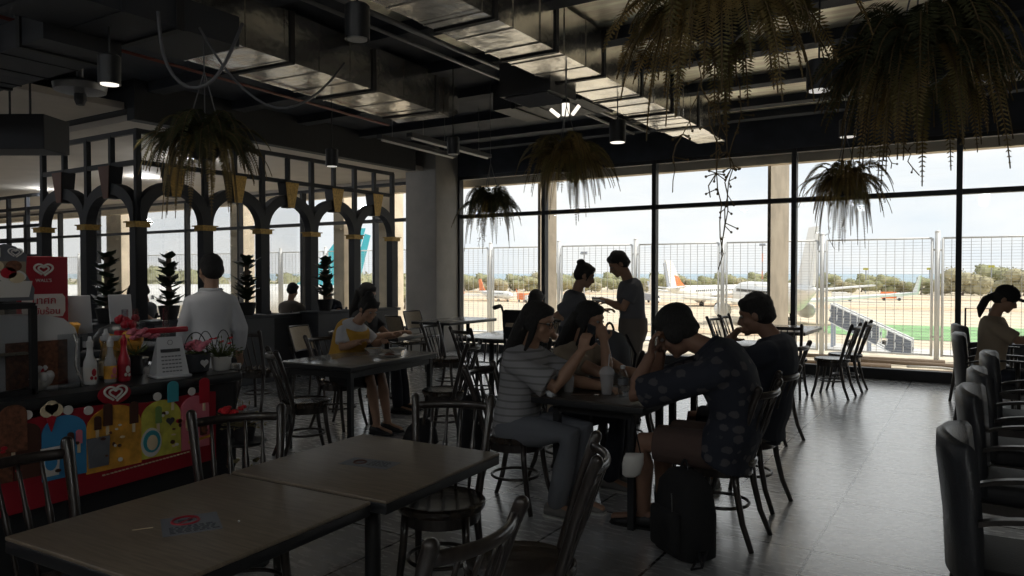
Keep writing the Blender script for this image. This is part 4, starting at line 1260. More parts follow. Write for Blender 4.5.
def logo_tubes(plane, cy, cz, s, r):
    """heart outline, drawn twice, the outer one open at its foot"""
    b = MB()
    for sc, a0, a1 in ((1.0, .1, .93), (.56, .0, 1.0)):
        pts = []
        for k in range(41):
            q = 2 * pi * (a0 + (a1 - a0) * k / 40) + (pi if sc == 1.0 else 0)
            pts.append(plane(cy + sc * s * 1.25 * 16 * sin(q) ** 3 / 17, cz + sc * s * (13 * cos(q) - 5 * cos(2 * q) - 2 * cos(3 * q) - cos(4 * q)) / 17))
        b.tube(pts, r * (1 if sc == 1 else .9), 6)
    return b
logo_tubes(lambda y, z: (BX + .022, y, z), 1.84, .96, .043, .0052).build('heart_emblem', M['white_ink'], bd)
rb = random.Random(5)
# white round price bubbles along the top
for cy, cz in ((1.475, .92), (1.635, .915), (1.72, .90), (2.04, .915), (2.22, .915), (1.30, .9)):
    bp('bubble', circle(cy, cz, .02, 14), 'white_ink', 4)
# ice creams rising over the edge and pictured on the panels
def cone_pic(cy, cz, h):
    bp('wafer_cone', [(cy, cz - h), (cy + h * .32, cz), (cy - h * .32, cz)], 'red', 5)
    for dx, dz in ((-.3, .1), (.3, .1), (0, .4)): bp('scoop', circle(cy + dx * h * .7, cz + dz * h * .6, h * .32, 12), 'cream_ink', 6)
cone_pic(1.565, .92, .085)
def bar_pic(cy, cz, w_, h, m):
    bp('ice_cream_bar', arch_pts(cy, w_, cz, cz + h), m, 6)
    bp('stick', [(cy - .006, cz - .04), (cy + .006, cz - .04), (cy + .006, cz), (cy - .006, cz)], 'cream_ink', 5)
for cy, cz, w_, h, m in ((1.42, .78, .10, .19, 'choc_ink'), (1.80, .82, .04, .10, 'brown_ink'), (1.755, .81, .03, .06, 'brown_ink'), (1.92, .81, .04, .10, 'brown_ink'), (2.115, .88, .055, .10, 'teal_ink'), (2.285, .85, .055, .125, 'red'), (2.04, .79, .03, .08, 'green_ink'), (1.64, .76, .025, .06, 'brown_ink'), (1.675, .765, .025, .06, 'pink_ink'), (2.19, .78, .05, .09, 'pink_ink')):
    bar_pic(cy, cz, w_, h, m)
def tub_pic(cy, cz, w_, h, m1, m2):
    bp('pack', [(cy - w_ / 2 * .85, cz), (cy + w_ / 2 * .85, cz), (cy + w_ / 2, cz + h), (cy - w_ / 2, cz + h)], m1, 5)
    bp('pack_print', circle(cy, cz + h * .5, w_ * .32, 14, h * .3), m2, 6)
tub_pic(1.56, .65, .075, .12, 'white_ink', 'blue_ink'); tub_pic(1.76, .645, .10, .13, 'denim', 'paper_blue')
bp('pack', circle(2.005, .705, .05, 20, .068), 'white_ink', 5); bp('pack_print', circle(2.005, .71, .042, 20, .052), 'teal_ink', 6); bp('scoop', circle(2.005, .705, .026, 14, .036), 'cream_ink', 7)
tub_pic(2.28, .69, .04, .06, 'brown_ink', 'choc_ink'); bp('dark_heart', heart(2.10, .79, .022), 'grey_panel', 6)
cols = ['cream_ink', 'white_ink', 'choc_ink', 'brown_ink', 'red', 'cream_ink']
for k in range(44):
    cy = rb.choice([1.8, 1.86, 2.1, 1.47, 1.36, 2.24, 1.88, 1.62]) + rb.uniform(-.05, .05); cz = rb.uniform(.66, .84)
    bp('topping', circle(cy, cz, rb.uniform(.005, .012), 10, rb.uniform(.004, .01)), rb.choice(cols), 7 + k % 3)
for k in range(24):
    y = 1.78 + k * .018
    bp('small_print', [(y, .597 + k * .0008), (y + .012, .597 + k * .0008), (y + .012, .602 + k * .0008), (y, .602 + k * .0008)], 'cream_ink', 3)
bp('yellow_strip', [(2.2, .66), (2.34, .672), (2.34, .684), (2.2, .672)], 'orange_ink', 4)

CT = .98
def text(name, body, size, m, loc, rot, parent=None, extrude=.001, align='CENTER'):
    c = bpy.data.curves.new(name, 'FONT'); c.body = body; c.size = size; c.extrude = extrude; c.align_x = align; c.align_y = 'CENTER'
    c.materials.append(M[m])
    o = bpy.data.objects.new(name, c); COL.objects.link(o); o.location = loc; o.rotation_euler = rot
    dg = bpy.context.evaluated_depsgraph_get(); bpy.context.view_layer.update(); dg.update()
    me = bpy.data.meshes.new_from_object(o.evaluated_get(dg)); me.name = name
    bpy.data.objects.remove(o); o = bpy.data.objects.new(name, me); COL.objects.link(o); o.location = loc; o.rotation_euler = rot
    if parent: o.parent = parent
    return o
# things on the counter ------------------------------------------------
# ice cream cut-out sign on top of the display cabinet
t = thing('display_cabinet', 'black framed lit display cabinet at the far left of the counter', 'display cabinet', (-3.55, 1.36, CT))
f = MB()
for y in (-.25, .21):
    for x in (-.13, .13): f.bar((x, y, 0), (x, y, .38), .025)
for z in (0.012, .38):
    for x in (-.13, .13): f.bar((x, -.25, z), (x, .21, z), .025)
    for y in (-.25, .21): f.bar((-.13, y, z), (.13, y, z), .025)
f.build('frame', M['black_metal'], t)
MB().bbox((-.12, -.24, .02), (-.10, .2, .37)).build('back_panel', M['tan_cloth'], t)
MB().bbox((-.1, -.24, .17), (.11, .2, .18)).build('shelf', M['cane'], t)
MB().bbox((.122, -.24, .02), (.128, .2, .37)).build('pane', M['acrylic'], t)
for (yy, zz, rr) in ((-.08, .2, .05), (.02, .22, .06), (.1, .2, .04), (-.1, .05, .06), (.05, .06, .05)):
    bb = MB()
    for k in range(6): bb.ball((.0 + rb.uniform(-.03, .03), yy + rb.uniform(-.03, .03), zz + rb.uniform(0, .05)), rr * rb.uniform(.4, .7), 10, 7)
    tag(bb.build('pastry', M['choc_ink'] if zz > .1 else M['cream_ink'], t, True))
t = thing('machine_cover', 'pale rounded plastic machine cover behind the dessert cup', 'machine', (-3.7, 1.64, CT))
MB().prism([(-.2, 0), (.16, 0), (.16, .2), (.14, .27), (.09, .315), (.0, .335), (-.2, .335)], (.05, 0, 0), (0, 1, 0), (0, 0, 1), .16).build('cover', M['white_plastic'], t)
MB().bbox((.215, -.15, .02), (.222, .1, .22)).build('front_panel', M['choc_ink'], t)
# cut-out picture sign standing on the cabinet
t = thing('cutout_sign', 'shaped ice cream picture sign with white letters above the cabinet', 'sign', (-3.52, 1.485, CT + .40))
out = [(-.3, 0), (.13, 0), (.135, .05), (.1, .12), (.105, .2), (.06, .235), (.02, .245), (-.05, .225), (-.1, .24), (-.3, .25)]
MB().prism(out, (0, 0, 0), (0, 1, 0), (0, 0, 1), .012).build('panel', M['denim'], t)
sp0 = MB().prism([(-.3, .07), (.1, .07), (.1, .17), (-.3, .17)], (.011, 0, 0), (0, 1, 0), (0, 0, 1), .002).build('picture', M['tan_cloth'], t)
def sp(name, pts, m, lay): MB().prism(pts, (.011 + lay * .002, 0, 0), (0, 1, 0), (0, 0, 1), .003).build(name, M[m], t)
sp('white_cup', [(-.01, .015), (.11, .015), (.125, .085), (-.03, .085)], 'white_ink', 1)
sp('swirl', circle(.045, .105, .055, 20, .03), 'white_ink', 2)
for c_, m_ in (((-.08, .14), 'choc_ink'), ((-.02, .15), 'cream_ink'), ((-.12, .10), 'red'), ((.05, .15), 'choc_ink'), ((-.17, .14), 'brown_ink'), ((.03, .12), 'red'), ((.06, .1), 'cream_ink'), ((-.05, .13), 'white_ink')):
    sp('scoop', circle(c_[0], c_[1], .032, 14, .024), m_, 3)
sp('dark_panel', [(-.3, .005), (-.03, .005), (-.03, .07), (-.3, .08)], 'grey_panel', 1)
text('lettering', 'ตีม', .085, 'white_ink', (.026, -.05, .205), (pi / 2, 0, pi / 2), t)
logo_tubes(lambda y, z: (.024, y, z), .055, .208, .024, .003).build('emblem', M['white_ink'], t)
text('lettering', 'กรุบ', .045, 'white_ink', (.022, -.07, .05), (pi / 2, 0, pi / 2), t)
text('lettering', 'อร่อย', .04, 'white_ink', (.022, -.09, .02), (pi / 2, 0, pi / 2), t)
# dessert jar: clear acrylic holder with a cup picture
t = thing('acrylic_holder', 'clear acrylic holder with a curved edge beside the cabinet', 'acrylic holder', (-3.46, 1.72, CT))
b = MB()
b.tube([(0, .07, 0), (0, .07, .03), (0, .045, .1), (0, .05, .2), (0, .04, .245)], .006, 6)
b.build('edge', M['chrome'], t, True)
MB().bbox((-.003, -.03, .0), (.003, .065, .245)).build('sheet', M['acrylic'], t)
MB().bbox((-.05, -.08, 0), (.03, .09, .008)).build('base', M['acrylic'], t)
t = thing('dessert_cup', 'white swirled dessert cup model beside the acrylic holder', 'dessert cup', (-3.52, 1.63, CT))
MB().lathe([(.03, 0), (.06, .03), (.07, .06), (.065, .06)], 18).build('saucer', M['ceramic'], t, 'auto')
b = MB()
for k in range(22):
    a = k * .75; rr = .05 * (1 - k / 24); b.ball((rr * cos(a), rr * sin(a), .06 + k * .0045), .025 * (1 - k / 40), 8, 6)
b.build('swirl', M['white_plastic'], t, True)
b = MB()
for k in range(4): b.ball((.04 * cos(k * 1.7), .04 * sin(k * 1.7), .09), .012, 8, 6)
b.build('berry', M['red'], t, True)
# bottles
def bottle(label, loc, sc, m, cap, lab, labm):
    t = thing('syrup_bottle', label, 'bottle', loc, 0, 'syrup bottles on the counter'); t.scale = (sc * .8, sc * .8, sc)
    MB().lathe([(.03, 0), (.036, .006), (.037, .09), (.034, .11), (.02, .14), (.016, .165), (.016, .18)], 20).build('body', M[m], t, 'auto')
    MB().lathe([(.017, .178), (.019, .182), (.019, .205), (.012, .212), (.008, .23)], 16).build('cap', M[cap], t, 'auto')
    MB().lathe([(.0378, .02), (.0378, .085)], 20, cap=False).build('label', M[lab], t, True)
    q = MB(); q.ball((.0376, 0.004, .06), (.004, .014, .018), 10, 8); q.ball((.0376, -.01, .035), (.004, .01, .009), 10, 8); q.ball((.037, .012, .032), (.004, .008, .008), 10, 8)
    q.build('label_print', M[labm], t)
bottle('white syrup bottle with pink print, leftmost bottle on the counter', (-3.48, 1.84, CT), .98, 'white_plastic', 'white_plastic', 'white_ink', 'red')
bottle('yellowish clear syrup bottle between the white and the red bottle', (-3.47, 1.93, CT), .96, 'cup_clear', 'white_plastic', 'orange_ink', 'pink_ink')
bottle('clear syrup bottle with pale top behind the yellowish one', (-3.58, 1.97, CT), 1.08, 'bottle_clear', 'white_plastic', 'cream_ink', 'choc_ink')
bottle('red syrup bottle, rightmost bottle on the counter', (-3.46, 1.99, CT), .98, 'red', 'red', 'red_dark', 'white_ink')
# jars of toppings behind the bottles
for i, (y, m_, lab_) in enumerate(((1.86, 'orange_ink', 'tall clear jar of amber toppings behind the white bottle'), (2.06, 'orange_ink', 'clear jar of golden snacks right of the red bottle'), (1.80, 'choc_ink', 'clear jar of brown toppings behind the acrylic holder'))):
    t = thing('topping_jar', lab_, 'jar', (-3.72 + .03 * i, y, CT), 0, 'topping jars')
    MB().lathe([(.045, 0), (.05, .01), (.05, .17), (.045, .18)], 18).build('jar', M['acrylic'], t, 'auto')
    MB().lathe([(.05, .18), (.052, .185), (.052, .2), (.02, .205)], 18).build('lid', M['white_plastic'], t, 'auto')
    MB().lathe([(.04, .004), (.044, .01), (.044, .11 + .02 * i), (.02, .13 + .02 * i)], 14).build('topping', M[m_], t)
# snack bags in a basket
t = thing('snack_basket', 'low dark basket filled with golden snack packs', 'basket', (-3.72, 2.13, CT))
MB().lathe([(.09, 0), (.12, .07), (.125, .08), (.1, .075)], 20).build('basket', M['dark_wood'], t, 'auto')
for k in range(6):
    a = k * 1.05
    MB().rbox((.05 * cos(a), .06 * sin(a), .12 + .012 * (k % 3)), (.05, .11, .13), .02, rot=(.3 * sin(a), .4, a)).build('snack_pack', M['orange_ink'], t, 'auto')
# table tent menu
t = thing('tent_card', 'white folded tent card with printed lines on the counter', 'tent card', (-3.42, 2.20, CT), radians(-12))
hc, wc = .20, .16
b = MB()
b.add([(.05, -wc / 2, 0), (.05, wc / 2, 0), (.0, wc / 2 - .02, hc), (.0, -wc / 2 + .02, hc), (-.06, -wc / 2, 0), (-.06, wc / 2, 0)], [(0, 1, 2, 3), (3, 2, 5, 4)])
o = b.build('card', M['paper'], t)
md_ = o.modifiers.new('s', 'SOLIDIFY'); md_.thickness = .003
def lin(y0_, y1_, f0, f1, m):
    b = MB(); P = lambda y, f: V((.05 - .05 * f + .003, y, hc * f + .001))
    b.add([P(y0_, f0), P(y1_, f0), P(y1_, f1), P(y0_, f1)], [(0, 1, 2, 3)]); return b
lin(-.05, .045, .62, .70, 'ink').build('heading', M['grey_panel'], t)
b = MB()
for k in range(5):
    for j in range(6): 
        x0 = -.05 + j * .0165; b.v and None
        q = lin(x0, x0 + .013, .5 - k * .09, .53 - k * .09, 'ink'); b.add(q.v, q.f)
b.build('printed_lines', M['denim'], t)
b = MB(); b.tube([V((.003 + .05 * .14, .012 * cos(q), hc * .86 + .012 * sin(q))) for q in [2 * pi * k / 16 for k in range(16)]], .0012, 4, closed=True); b.build('crest', M['denim'], t)
MB().rbox((0, 0, .006), (.14, .17, .012), .004).build('stand', M['paper'], t, 'auto')
# clear rack with red rails
t = thing('acrylic_rack', 'clear acrylic rack with red rails in front of the white shirt', 'rack', (-3.95, 2.42, CT))
for y in (-.14, -.08, .10): MB().tube([(0, y, 0), (0, y, .32)], .018, 10).build('tube', M['acrylic'], t, True)
for z in (.19,): MB().rbox((0, .02, z), (.05, .42, .03), .008).build('rail', M['red'], t, 'auto')
MB().bbox((-.05, -.2, 0), (.05, .2, .01)).build('base', M['acrylic'], t)
b = MB()
for k in range(9): b.ball((rb.uniform(-.03, .03), rb.uniform(-.17, -.07), .22 + rb.uniform(0, .06)), .022, 8, 6)
b.build('wrapped_sweet', M['red'], t)
# flower baskets
def flowers(t, n, cx, cy, z, spread, m, r0, seed, name='blossom'):
    r = random.Random(seed)
    for k in range(n):
        c = V((cx + r.gauss(0, spread), cy + r.gauss(0, spread), z + r.uniform(-.4, .8) * spread))
        b = MB()
        for j in range(7):
            a = j * .9; q = r0 * (.25 + .09 * j)
            b.ball(c + V((q * cos(a) * .9, q * sin(a) * .9, -.1 * q + r0 * .25 * (j < 3))), (r0 * .5, r0 * .5, r0 * .35), 8, 6)
        b.build(name, M[m], t, True)
def leaves(t, n, cx, cy, z, spread, L, m, seed):
    r = random.Random(seed); b = MB()
    for k in range(n):
        p = V((cx, cy, z)); d = V((r.gauss(0, 1), r.gauss(0, 1), abs(r.gauss(.6, .6)))).normalized()
        s_ = d.cross(V((r.random(), r.random(), r.random()))).normalized()
        q = p + d * spread * r.uniform(.3, 1.2); e = q + d * L
        b.add([q, q.lerp(e, .5) + s_ * L * .22, e, q.lerp(e, .5) - s_ * L * .22], [(0, 1, 2, 3)])
        b.tube([p, q], .0015, 3)
    b.build('leaves', M[m], t)
t = thing('flower_basket', 'black heart-tag basket of pink flowers with wire handle on the counter', 'flower basket', (-3.44, 2.36, CT))
MB().lathe([(.05, 0), (.065, .01), (.075, .1), (.07, .1)], 18).build('basket', M['black_paint'], t, 'auto')
MB().tube([(0, .07 * cos(q), .09 + .12 * sin(q)) for q in [pi * k / 14 for k in range(15)]], .003, 6).build('handle', M['black_metal'], t, True)
MB().prism([(a * 1.0, b_) for a, b_ in [(p[0], p[1]) for p in heart(0, 0, .024)]], (.073, .0, .055), (0, 1, 0), (0, 0, 1), .004).build('heart_tag', M['paper'], t)
flowers(t, 11, 0, 0, .14, .032, 'pink', .028, 2); leaves(t, 40, 0, 0, .1, .07, .03, 'leaf_green', 3)
t = thing('flower_spray', 'spray of pink flowers leaning behind the tent card', 'flowers', (-3.62, 2.14, CT))
MB().lathe([(.035, 0), (.04, .01), (.03, .07), (.035, .1), (.03, .1)], 14).build('vase', M['pot_black'], t, 'auto')
flowers(t, 12, 0, .02, .2, .035, 'pink', .024, 8); leaves(t, 30, 0, 0, .1, .1, .03, 'leaf_green', 9)
t = thing('potted_flowers', 'white pot of green and red plants at the counter end', 'potted plant', (-3.42, 2.50, CT))
MB().lathe([(.04, 0), (.046, .006), (.052, .075), (.047, .075), (.045, .06)], 20).build('pot', M['ceramic'], t, 'auto')
leaves(t, 110, 0, 0, .07, .09, .026, 'leaf_green', 11); flowers(t, 5, 0, 0, .15, .04, 'red_petal', .012, 12)
for k in range(3):
    pass
h = MB()
for dy in (-.06, .05): h.tube([(-.05, dy + .05 * cos(q), .08 + .13 * sin(q)) for q in [pi * k / 12 for k in range(13)]], .0025, 5)
h.build('wire_hoop', M['black_metal'], t)
t = thing('tissue_canister', 'small round steel canister on the counter corner', 'canister', (-3.40, 2.585 - .02, CT))
MB().lathe([(.0, .0), (.036, .0), (.038, .02), (.038, .028), (.0, .03)], 20, cap=False).build('lid', M['chrome'], t, 'auto')
MB().lathe([(.034, -.0), (.034, .02)], 20).build('body', M['chrome'], t, 'auto')
# flowers on a stand at the counter end
t = thing('flower_stand', 'dark tiered stand of red and pale flowers at the counter end', 'flower stand', (-3.17, 2.45, 0))
for z in (.3, .62): MB().lathe([(.09, z), (.11, z + .01), (.11, z + .02), (.0, z + .02)], 20, cap=False).build('tier', M['black_metal'], t, 'auto')
MB().tube([(0, 0, 0), (0, 0, .64)], .012, 8).build('pole', M['black_metal'], t)
MB().lathe([(.12, 0), (.12, .012), (.015, .03)], 20).build('base', M['black_metal'], t)
for z in (.32, .64):
    pt = MB().lathe([(.045, z), (.06, z + .08), (.055, z + .08), (.05, z + .06)], 16).build('pot', M['pot_black'], t, 'auto')
    leaves(t, 60, 0, 0, z + .07, .11, .03, 'leaf_pale', int(z * 100)); 
flowers(t, 8, .0, -.06, .78, .04, 'red_petal', .026, 33)
flowers(t, 6, .02, .0, .5, .05, 'leaf_pale', .02, 34)
# small kitchen clutter behind: bowl lamp, menu cards, red sign, boxes
t = thing('back_counter', 'low dark service counter behind the ice cream counter', 'counter', (-4.75, 1.9, 0))
MB().bbox((-.3, -1.6, 0), (.35, .95, 1.0)).build('body', M['counter'], t)
MB().rbox((.02, -.31, 1.02), (.7, 2.6, .04), .01).build('worktop', M['black_paint'], t, 'auto')
t = thing('red_sign', 'square red sign with white heart emblem and lettering on a stand', 'sign', (-4.5, 2.12, .965))
MB().rbox((0, 0, .42), (.02, .27, .42), .006).build('panel', M['red_dark'], t, 'auto')
logo_tubes(lambda y, z: (.014, y, z), 0.0, .555, .042, .0058).build('heart_emblem', M['white_ink'], t)
text('lettering', "WALL'S", .026, 'white_ink', (.0125, 0, .492), (pi / 2, 0, pi / 2), t)
b = MB(); b.prism([(-.1, 0), (.1, 0), (.115, .03), (.115, .11), (.1, .13), (-.1, .13), (-.115, .11), (-.115, .03)], (.010, 0, .285), (0, 1, 0), (0, 0, 1), .004); b.build('white_bubble', M['white_ink'], t)
text('lettering', 'นาศก', .058, 'red', (.018, 0, .377), (pi / 2, 0, pi / 2), t)
text('lettering', 'ฉบับร้อน', .05, 'red', (.018, 0, .315), (pi / 2, 0, pi / 2), t)
MB().bbox((-.04, -.1, .076), (.04, .1, .095)).build('base', M['red_dark'], t)
MB().bbox((-.008, -.02, .02), (.008, .02, .22)).build('stem', M['red_dark'], t)
for i, (y, lab_) in enumerate(((2.345, 'grey blank menu board right of the red sign'), (2.60, 'grey blank menu board left of the white-shirted man'))):
    t = thing('menu_board', lab_, 'menu board', (-4.55, y, 1.04), 0, 'menu boards')
    MB().rbox((0, 0, .21), (.012, .145, .23), .004, rot=(0, -.12, 0)).build('panel', M['paper'], t, 'auto')
    MB().bbox((-.06, -.06, 0), (.05, .06, .012)).build('foot', M['black_metal'], t)
    MB().bar((0, 0, .01), (-.01, 0, .1), .03, .01).build('stem', M['black_metal'], t)
t = thing('dark_bowl', 'round dark upturned bowl between jars and menu boards', 'bowl', (-4.2, 2.42, 1.0))
t = bpy.data.objects['dark_bowl']; t.location = (-4.48, 2.53, 1.04)
MB().lathe([(.13, 0), (.135, .01), (.125, .07), (.09, .12), (.04, .145), (.0, .15)], 24, cap=False).build('bowl', M['leather'], t, True)
MB().lathe([(.03, .145), (.03, .16), (.0, .162)], 14, cap=False).build('foot_ring', M['black_metal'], t)
t = thing('cone_holder', 'holder of wafer cones and spoons beside the red sign', 'cone holder', (-4.45, 2.25, 1.04))
MB().lathe([(.05, 0), (.055, .01), (.055, .09), (.05, .09)], 16).build('cup', M['black_metal'], t, 'auto')
for k in range(5):
    a = k * 1.3
    MB().lathe([(.004, 0), (.024, .1), (.022, .1)], 12, (.025 * cos(a), .03 * sin(a), .07), R=Euler((.25 * sin(a), .25 * cos(a), 0)).to_matrix()).build('wafer_cone', M['orange_ink'], t, True)

# printed notices on the foreground tables
def notice(label, loc, rz, m, dim, ring):
    t = thing('table_notice', label, 'notice', loc, rz)
    MB().bbox((-dim[0] / 2, -dim[1] / 2, 0), (dim[0] / 2, dim[1] / 2, .0015)).build('sheet', M[m], t)
    b = MB(); cx, cy, r = -dim[0] * .2, -dim[1] * 0.02, dim[1] * .22
    if ring:
        cx, cy = -dim[0] * .08, dim[1] * .2
        b.tube([(cx + r * cos(q), cy + r * sin(q), .002) for q in [2 * pi * k / 28 for k in range(28)]], .0045, 5, closed=True)
        b.bar((cx - r * .7, cy - r * .7, .0022), (cx + r * .7, cy + r * .7, .0022), .007, .001)
        b.build('ban_sign', M['red_dark'], t)
        b = MB(); b.bar((cx - r * .55, cy + .004, .0019), (cx + r * .55, cy + .004, .0019), .014, .001); b.bar((cx + r * .3, cy - .01, .0019), (cx + r * .3, cy + .02, .0019), .008, .001)
        b.build('pictogram', M['ink'], t)
    else:
        b.tube([(cx + r * cos(q), cy + r * sin(q), .002) for q in [2 * pi * k / 24 for k in range(24)]], .004, 5, closed=True)
        b.build('ban_sign', M['brown_ink'], t)
    b = MB(); rr = random.Random(4)
    for k in range(5):
        y = (-dim[1] * .1 - k * dim[1] * .075) if ring else dim[1] * (.3 - k * .13)
        x = -dim[0] * .38 if ring else 0
        while x < dim[0] * .36:
            l = rr.uniform(.008, .02); b.bar((x, y, .0018), (x + l, y, .0018), .006, .0008); x += l + .006
    b.build('printed_lines', M['ink'], t)
    return t
notice('pale notice with red no-smoking ring on the nearest table', (-1.975, 1.335, .7495), radians(60), 'paper_blue', (.16, .17), True)
notice('dark bluish notice sheet on the second table', (-2.01, 2.14, .7495), radians(10), 'paper_blue', (.22, .11), False)
t = thing('plastic_bead', 'tiny white bead beside the notice on the nearest table', 'bead', (-1.865, 1.42, .75))
MB().ball((0, 0, .004), .0035, 10, 8).build('bead', M['white_plastic'], t, True)
tag(MB().tube([(0, 0, .0015), (.03, .045, .0015)], .0012, 5).build('toothpick', M['cream_ink'], None, loc=None), 'wooden toothpick lying left of the notice on the nearest table', 'toothpick')
bpy.data.objects['toothpick'].location = (-2.07, 1.21, .7495)
# on the diners' table
def bowl(label, loc, r, m='ceramic', food=None):
    t = thing('bowl', label, 'bowl', loc)
    MB().lathe([(r * .4, 0), (r * .45, .008), (r * .9, r * .45), (r, r * .55), (r * .95, r * .55), (r * .8, r * .42), (r * .3, .02)], 24).build('body', M[m], t, 'auto')
    if food: MB().ball((0, 0, r * .42), (r * .82, r * .82, r * .12), 14, 8).build('food', M[food], t, True)
    return t
bowl('dark wide soup bowl before the blouse woman', (-2.08, 4.32, .75), .11, 'pot_black', 'choc_ink')
t = thing('domed_cup', 'clear plastic cup with domed lid and straw on the diners table', 'cup', (-1.92, 4.15, .75))
MB().lathe([(.03, 0), (.033, .004), (.045, .12), (.047, .125)], 20).build('cup', M['cup_clear'], t, 'auto')
MB().lathe([(.048, .122), (.05, .128), (.045, .15), (.03, .168), (.01, .175)], 20).build('dome_lid', M['cup_clear'], t, True)
MB().tube([(0, 0, .03), (.012, .01, .25)], .004, 6).build('straw', M['paper'], t)
t = thing('water_bottle', 'clear plastic water bottle on the diners table', 'bottle', (-1.80, 4.12, .75))
MB().lathe([(.028, 0), (.031, .005), (.031, .05), (.029, .06), (.031, .07), (.031, .12), (.02, .155), (.013, .165), (.013, .172)], 20).build('body', M['bottle_clear'], t, 'auto')
MB().lathe([(.014, .17), (.015, .188), (.01, .19)], 14).build('cap', M['white_plastic'], t, 'auto')
MB().lathe([(.0315, .075), (.0315, .11)], 20, cap=False).build('label', M['paper_blue'], t, True)
t = thing('small_cup', 'small clear tumbler beside the blouse woman elbow', 'cup', (-2.16, 4.1, .75))
MB().lathe([(.026, 0), (.03, .006), (.036, .1), (.034, .1), (.028, .01)], 18).build('cup', M['cup_clear'], t, 'auto')
def fork(label, loc, rz):
    t = thing('spoon', label, 'cutlery', loc, rz)
    MB().tube([(-.08, 0, .003), (.05, 0, .004)], [.004, .0025], 6, flat=.5).build('handle', M['chrome'], t)
    MB().ball((.075, 0, .005), (.025, .016, .004), 10, 6).build('bowl_end', M['chrome'], t, True)
fork('steel spoon lying before the domed cup', (-2.02, 4.03, .75), .5)
fork('steel spoon lying beside the water bottle', (-1.86, 4.28, .75), .3)
bowl('white rice bowl before the woman in the yellow vest', (-4.76, 5.12, .75), .085, 'ceramic', 'cream_ink')
bowl('white side bowl right of the rice bowl', (-4.62, 5.3, .75), .075, 'ceramic', 'tan_cloth')
t = thing('tea_plate', 'flat white plate farther along the long table', 'plate', (-4.45, 5.0, .75))
MB().lathe([(.05, 0), (.06, .005), (.1, .018), (.098, .02), (.06, .009)], 24).build('plate', M['ceramic'], t, 'auto')
b = MB(); b.ball((0, 0, .015), (.05, .04, .015), 10, 6); b.build('food', M['choc_ink'], t, True)
for i, (x, y) in enumerate(((-4.68, 7.75), (-4.62, 7.95))):
    t = thing('napkin', ('crumpled white napkin on the mid-room table', 'second crumpled napkin farther along the mid-room table')[i], 'napkin', (x, y, .75), i)
    b = MB(); r = random.Random(i)
    for k in range(7): b.ball((r.uniform(-.06, .06), r.uniform(-.05, .05), .025 + r.uniform(0, .04)), (.045, .035, .025), 7, 5)
    b.build('paper', M['paper'], t)
# school backpack on a chair
t = thing('backpack', 'grey backpack with loop handle propped on a chair behind the ponytail woman', 'backpack', (-2.54, 5.50, .47), radians(-20))
t.scale = (1.3, 1.2, 1.32)
b = MB(); rings = []
for z, hx, hy in ((0, .13, .08), (.02, .155, .1), (.2, .16, .105), (.33, .15, .09), (.40, .11, .065), (.425, .05, .03)):
    rings.append([(hx * (abs(cos(q)) ** .6) * (1 if cos(q) > 0 else -1), hy * (abs(sin(q)) ** .6) * (1 if sin(q) > 0 else -1), z) for q in [2 * pi * k / 24 for k in range(24)]])
b.loft(rings); b.build('body', M['grey_cloth'], t, True)
MB().rbox((0, -.1, .13), (.22, .05, .2), .03).build('front_pocket', M['navy'], t, 'auto')
MB().tube([(.035 * cos(q), .02, .42 + .05 * sin(q)) for q in [pi * k / 10 for k in range(11)]], .008, 6).build('loop_handle', M['black_cloth'], t, True)
for s in (-1, 1): MB().tube([(s * .08, .09, .4), (s * .11, .15, .28), (s * .1, .12, .1), (s * .12, .09, .03)], .016, 6, flat=.4).build('shoulder_strap', M['black_cloth'], t, True)
zp = MB(); zp.tube([(.13 * cos(q), -.062 - .02 * sin(q), .22 + .15 * sin(q)) for q in [pi * k / 14 for k in range(15)]], .003, 5); zp.build('zip', M['chrome'], t)
# dark bag on the floor under the leaf-pattern man
t = thing('backpack', 'black backpack with loose straps on the floor by the nearest sitting man', 'backpack', (-1.30, 3.80, 0), radians(-35))
b = MB(); rings = []
for z, hx, hy in ((0, .14, .09), (.02, .17, .12), (.24, .17, .12), (.38, .15, .1), (.44, .1, .06), (.46, .04, .02)):
    rings.append([(hx * (abs(cos(q)) ** .6) * (1 if cos(q) > 0 else -1), hy * (abs(sin(q)) ** .6) * (1 if sin(q) > 0 else -1), z) for q in [2 * pi * k / 24 for k in range(24)]])
b.loft(rings); b.build('body', M['black_cloth'], t, True)
MB().rbox((0, -.125, .15), (.24, .05, .22), .03).build('front_pocket', M['black_cloth'], t, 'auto')
zp = MB()
for s in (-.09, .07): zp.tube([(s, -.128, .26), (s + .005, -.14, .36), (s, -.125, .2)], .003, 5)
zp.build('zip', M['chrome'], t)
for j in range(2): MB().tube([(.16, -.02, .06), (.24, -.04 - j * .05, .1), (.28, -.1, .04), (.22, -.12, .012), (.17, -.05, .03)], .006, 6, flat=1).build('loose_strap', M['black_cloth'], t, True)
MB().tube([(.03 * cos(q), 0, .45 + .05 * sin(q)) for q in [pi * k / 10 for k in range(11)]], .008, 6).build('loop_handle', M['black_cloth'], t, True)
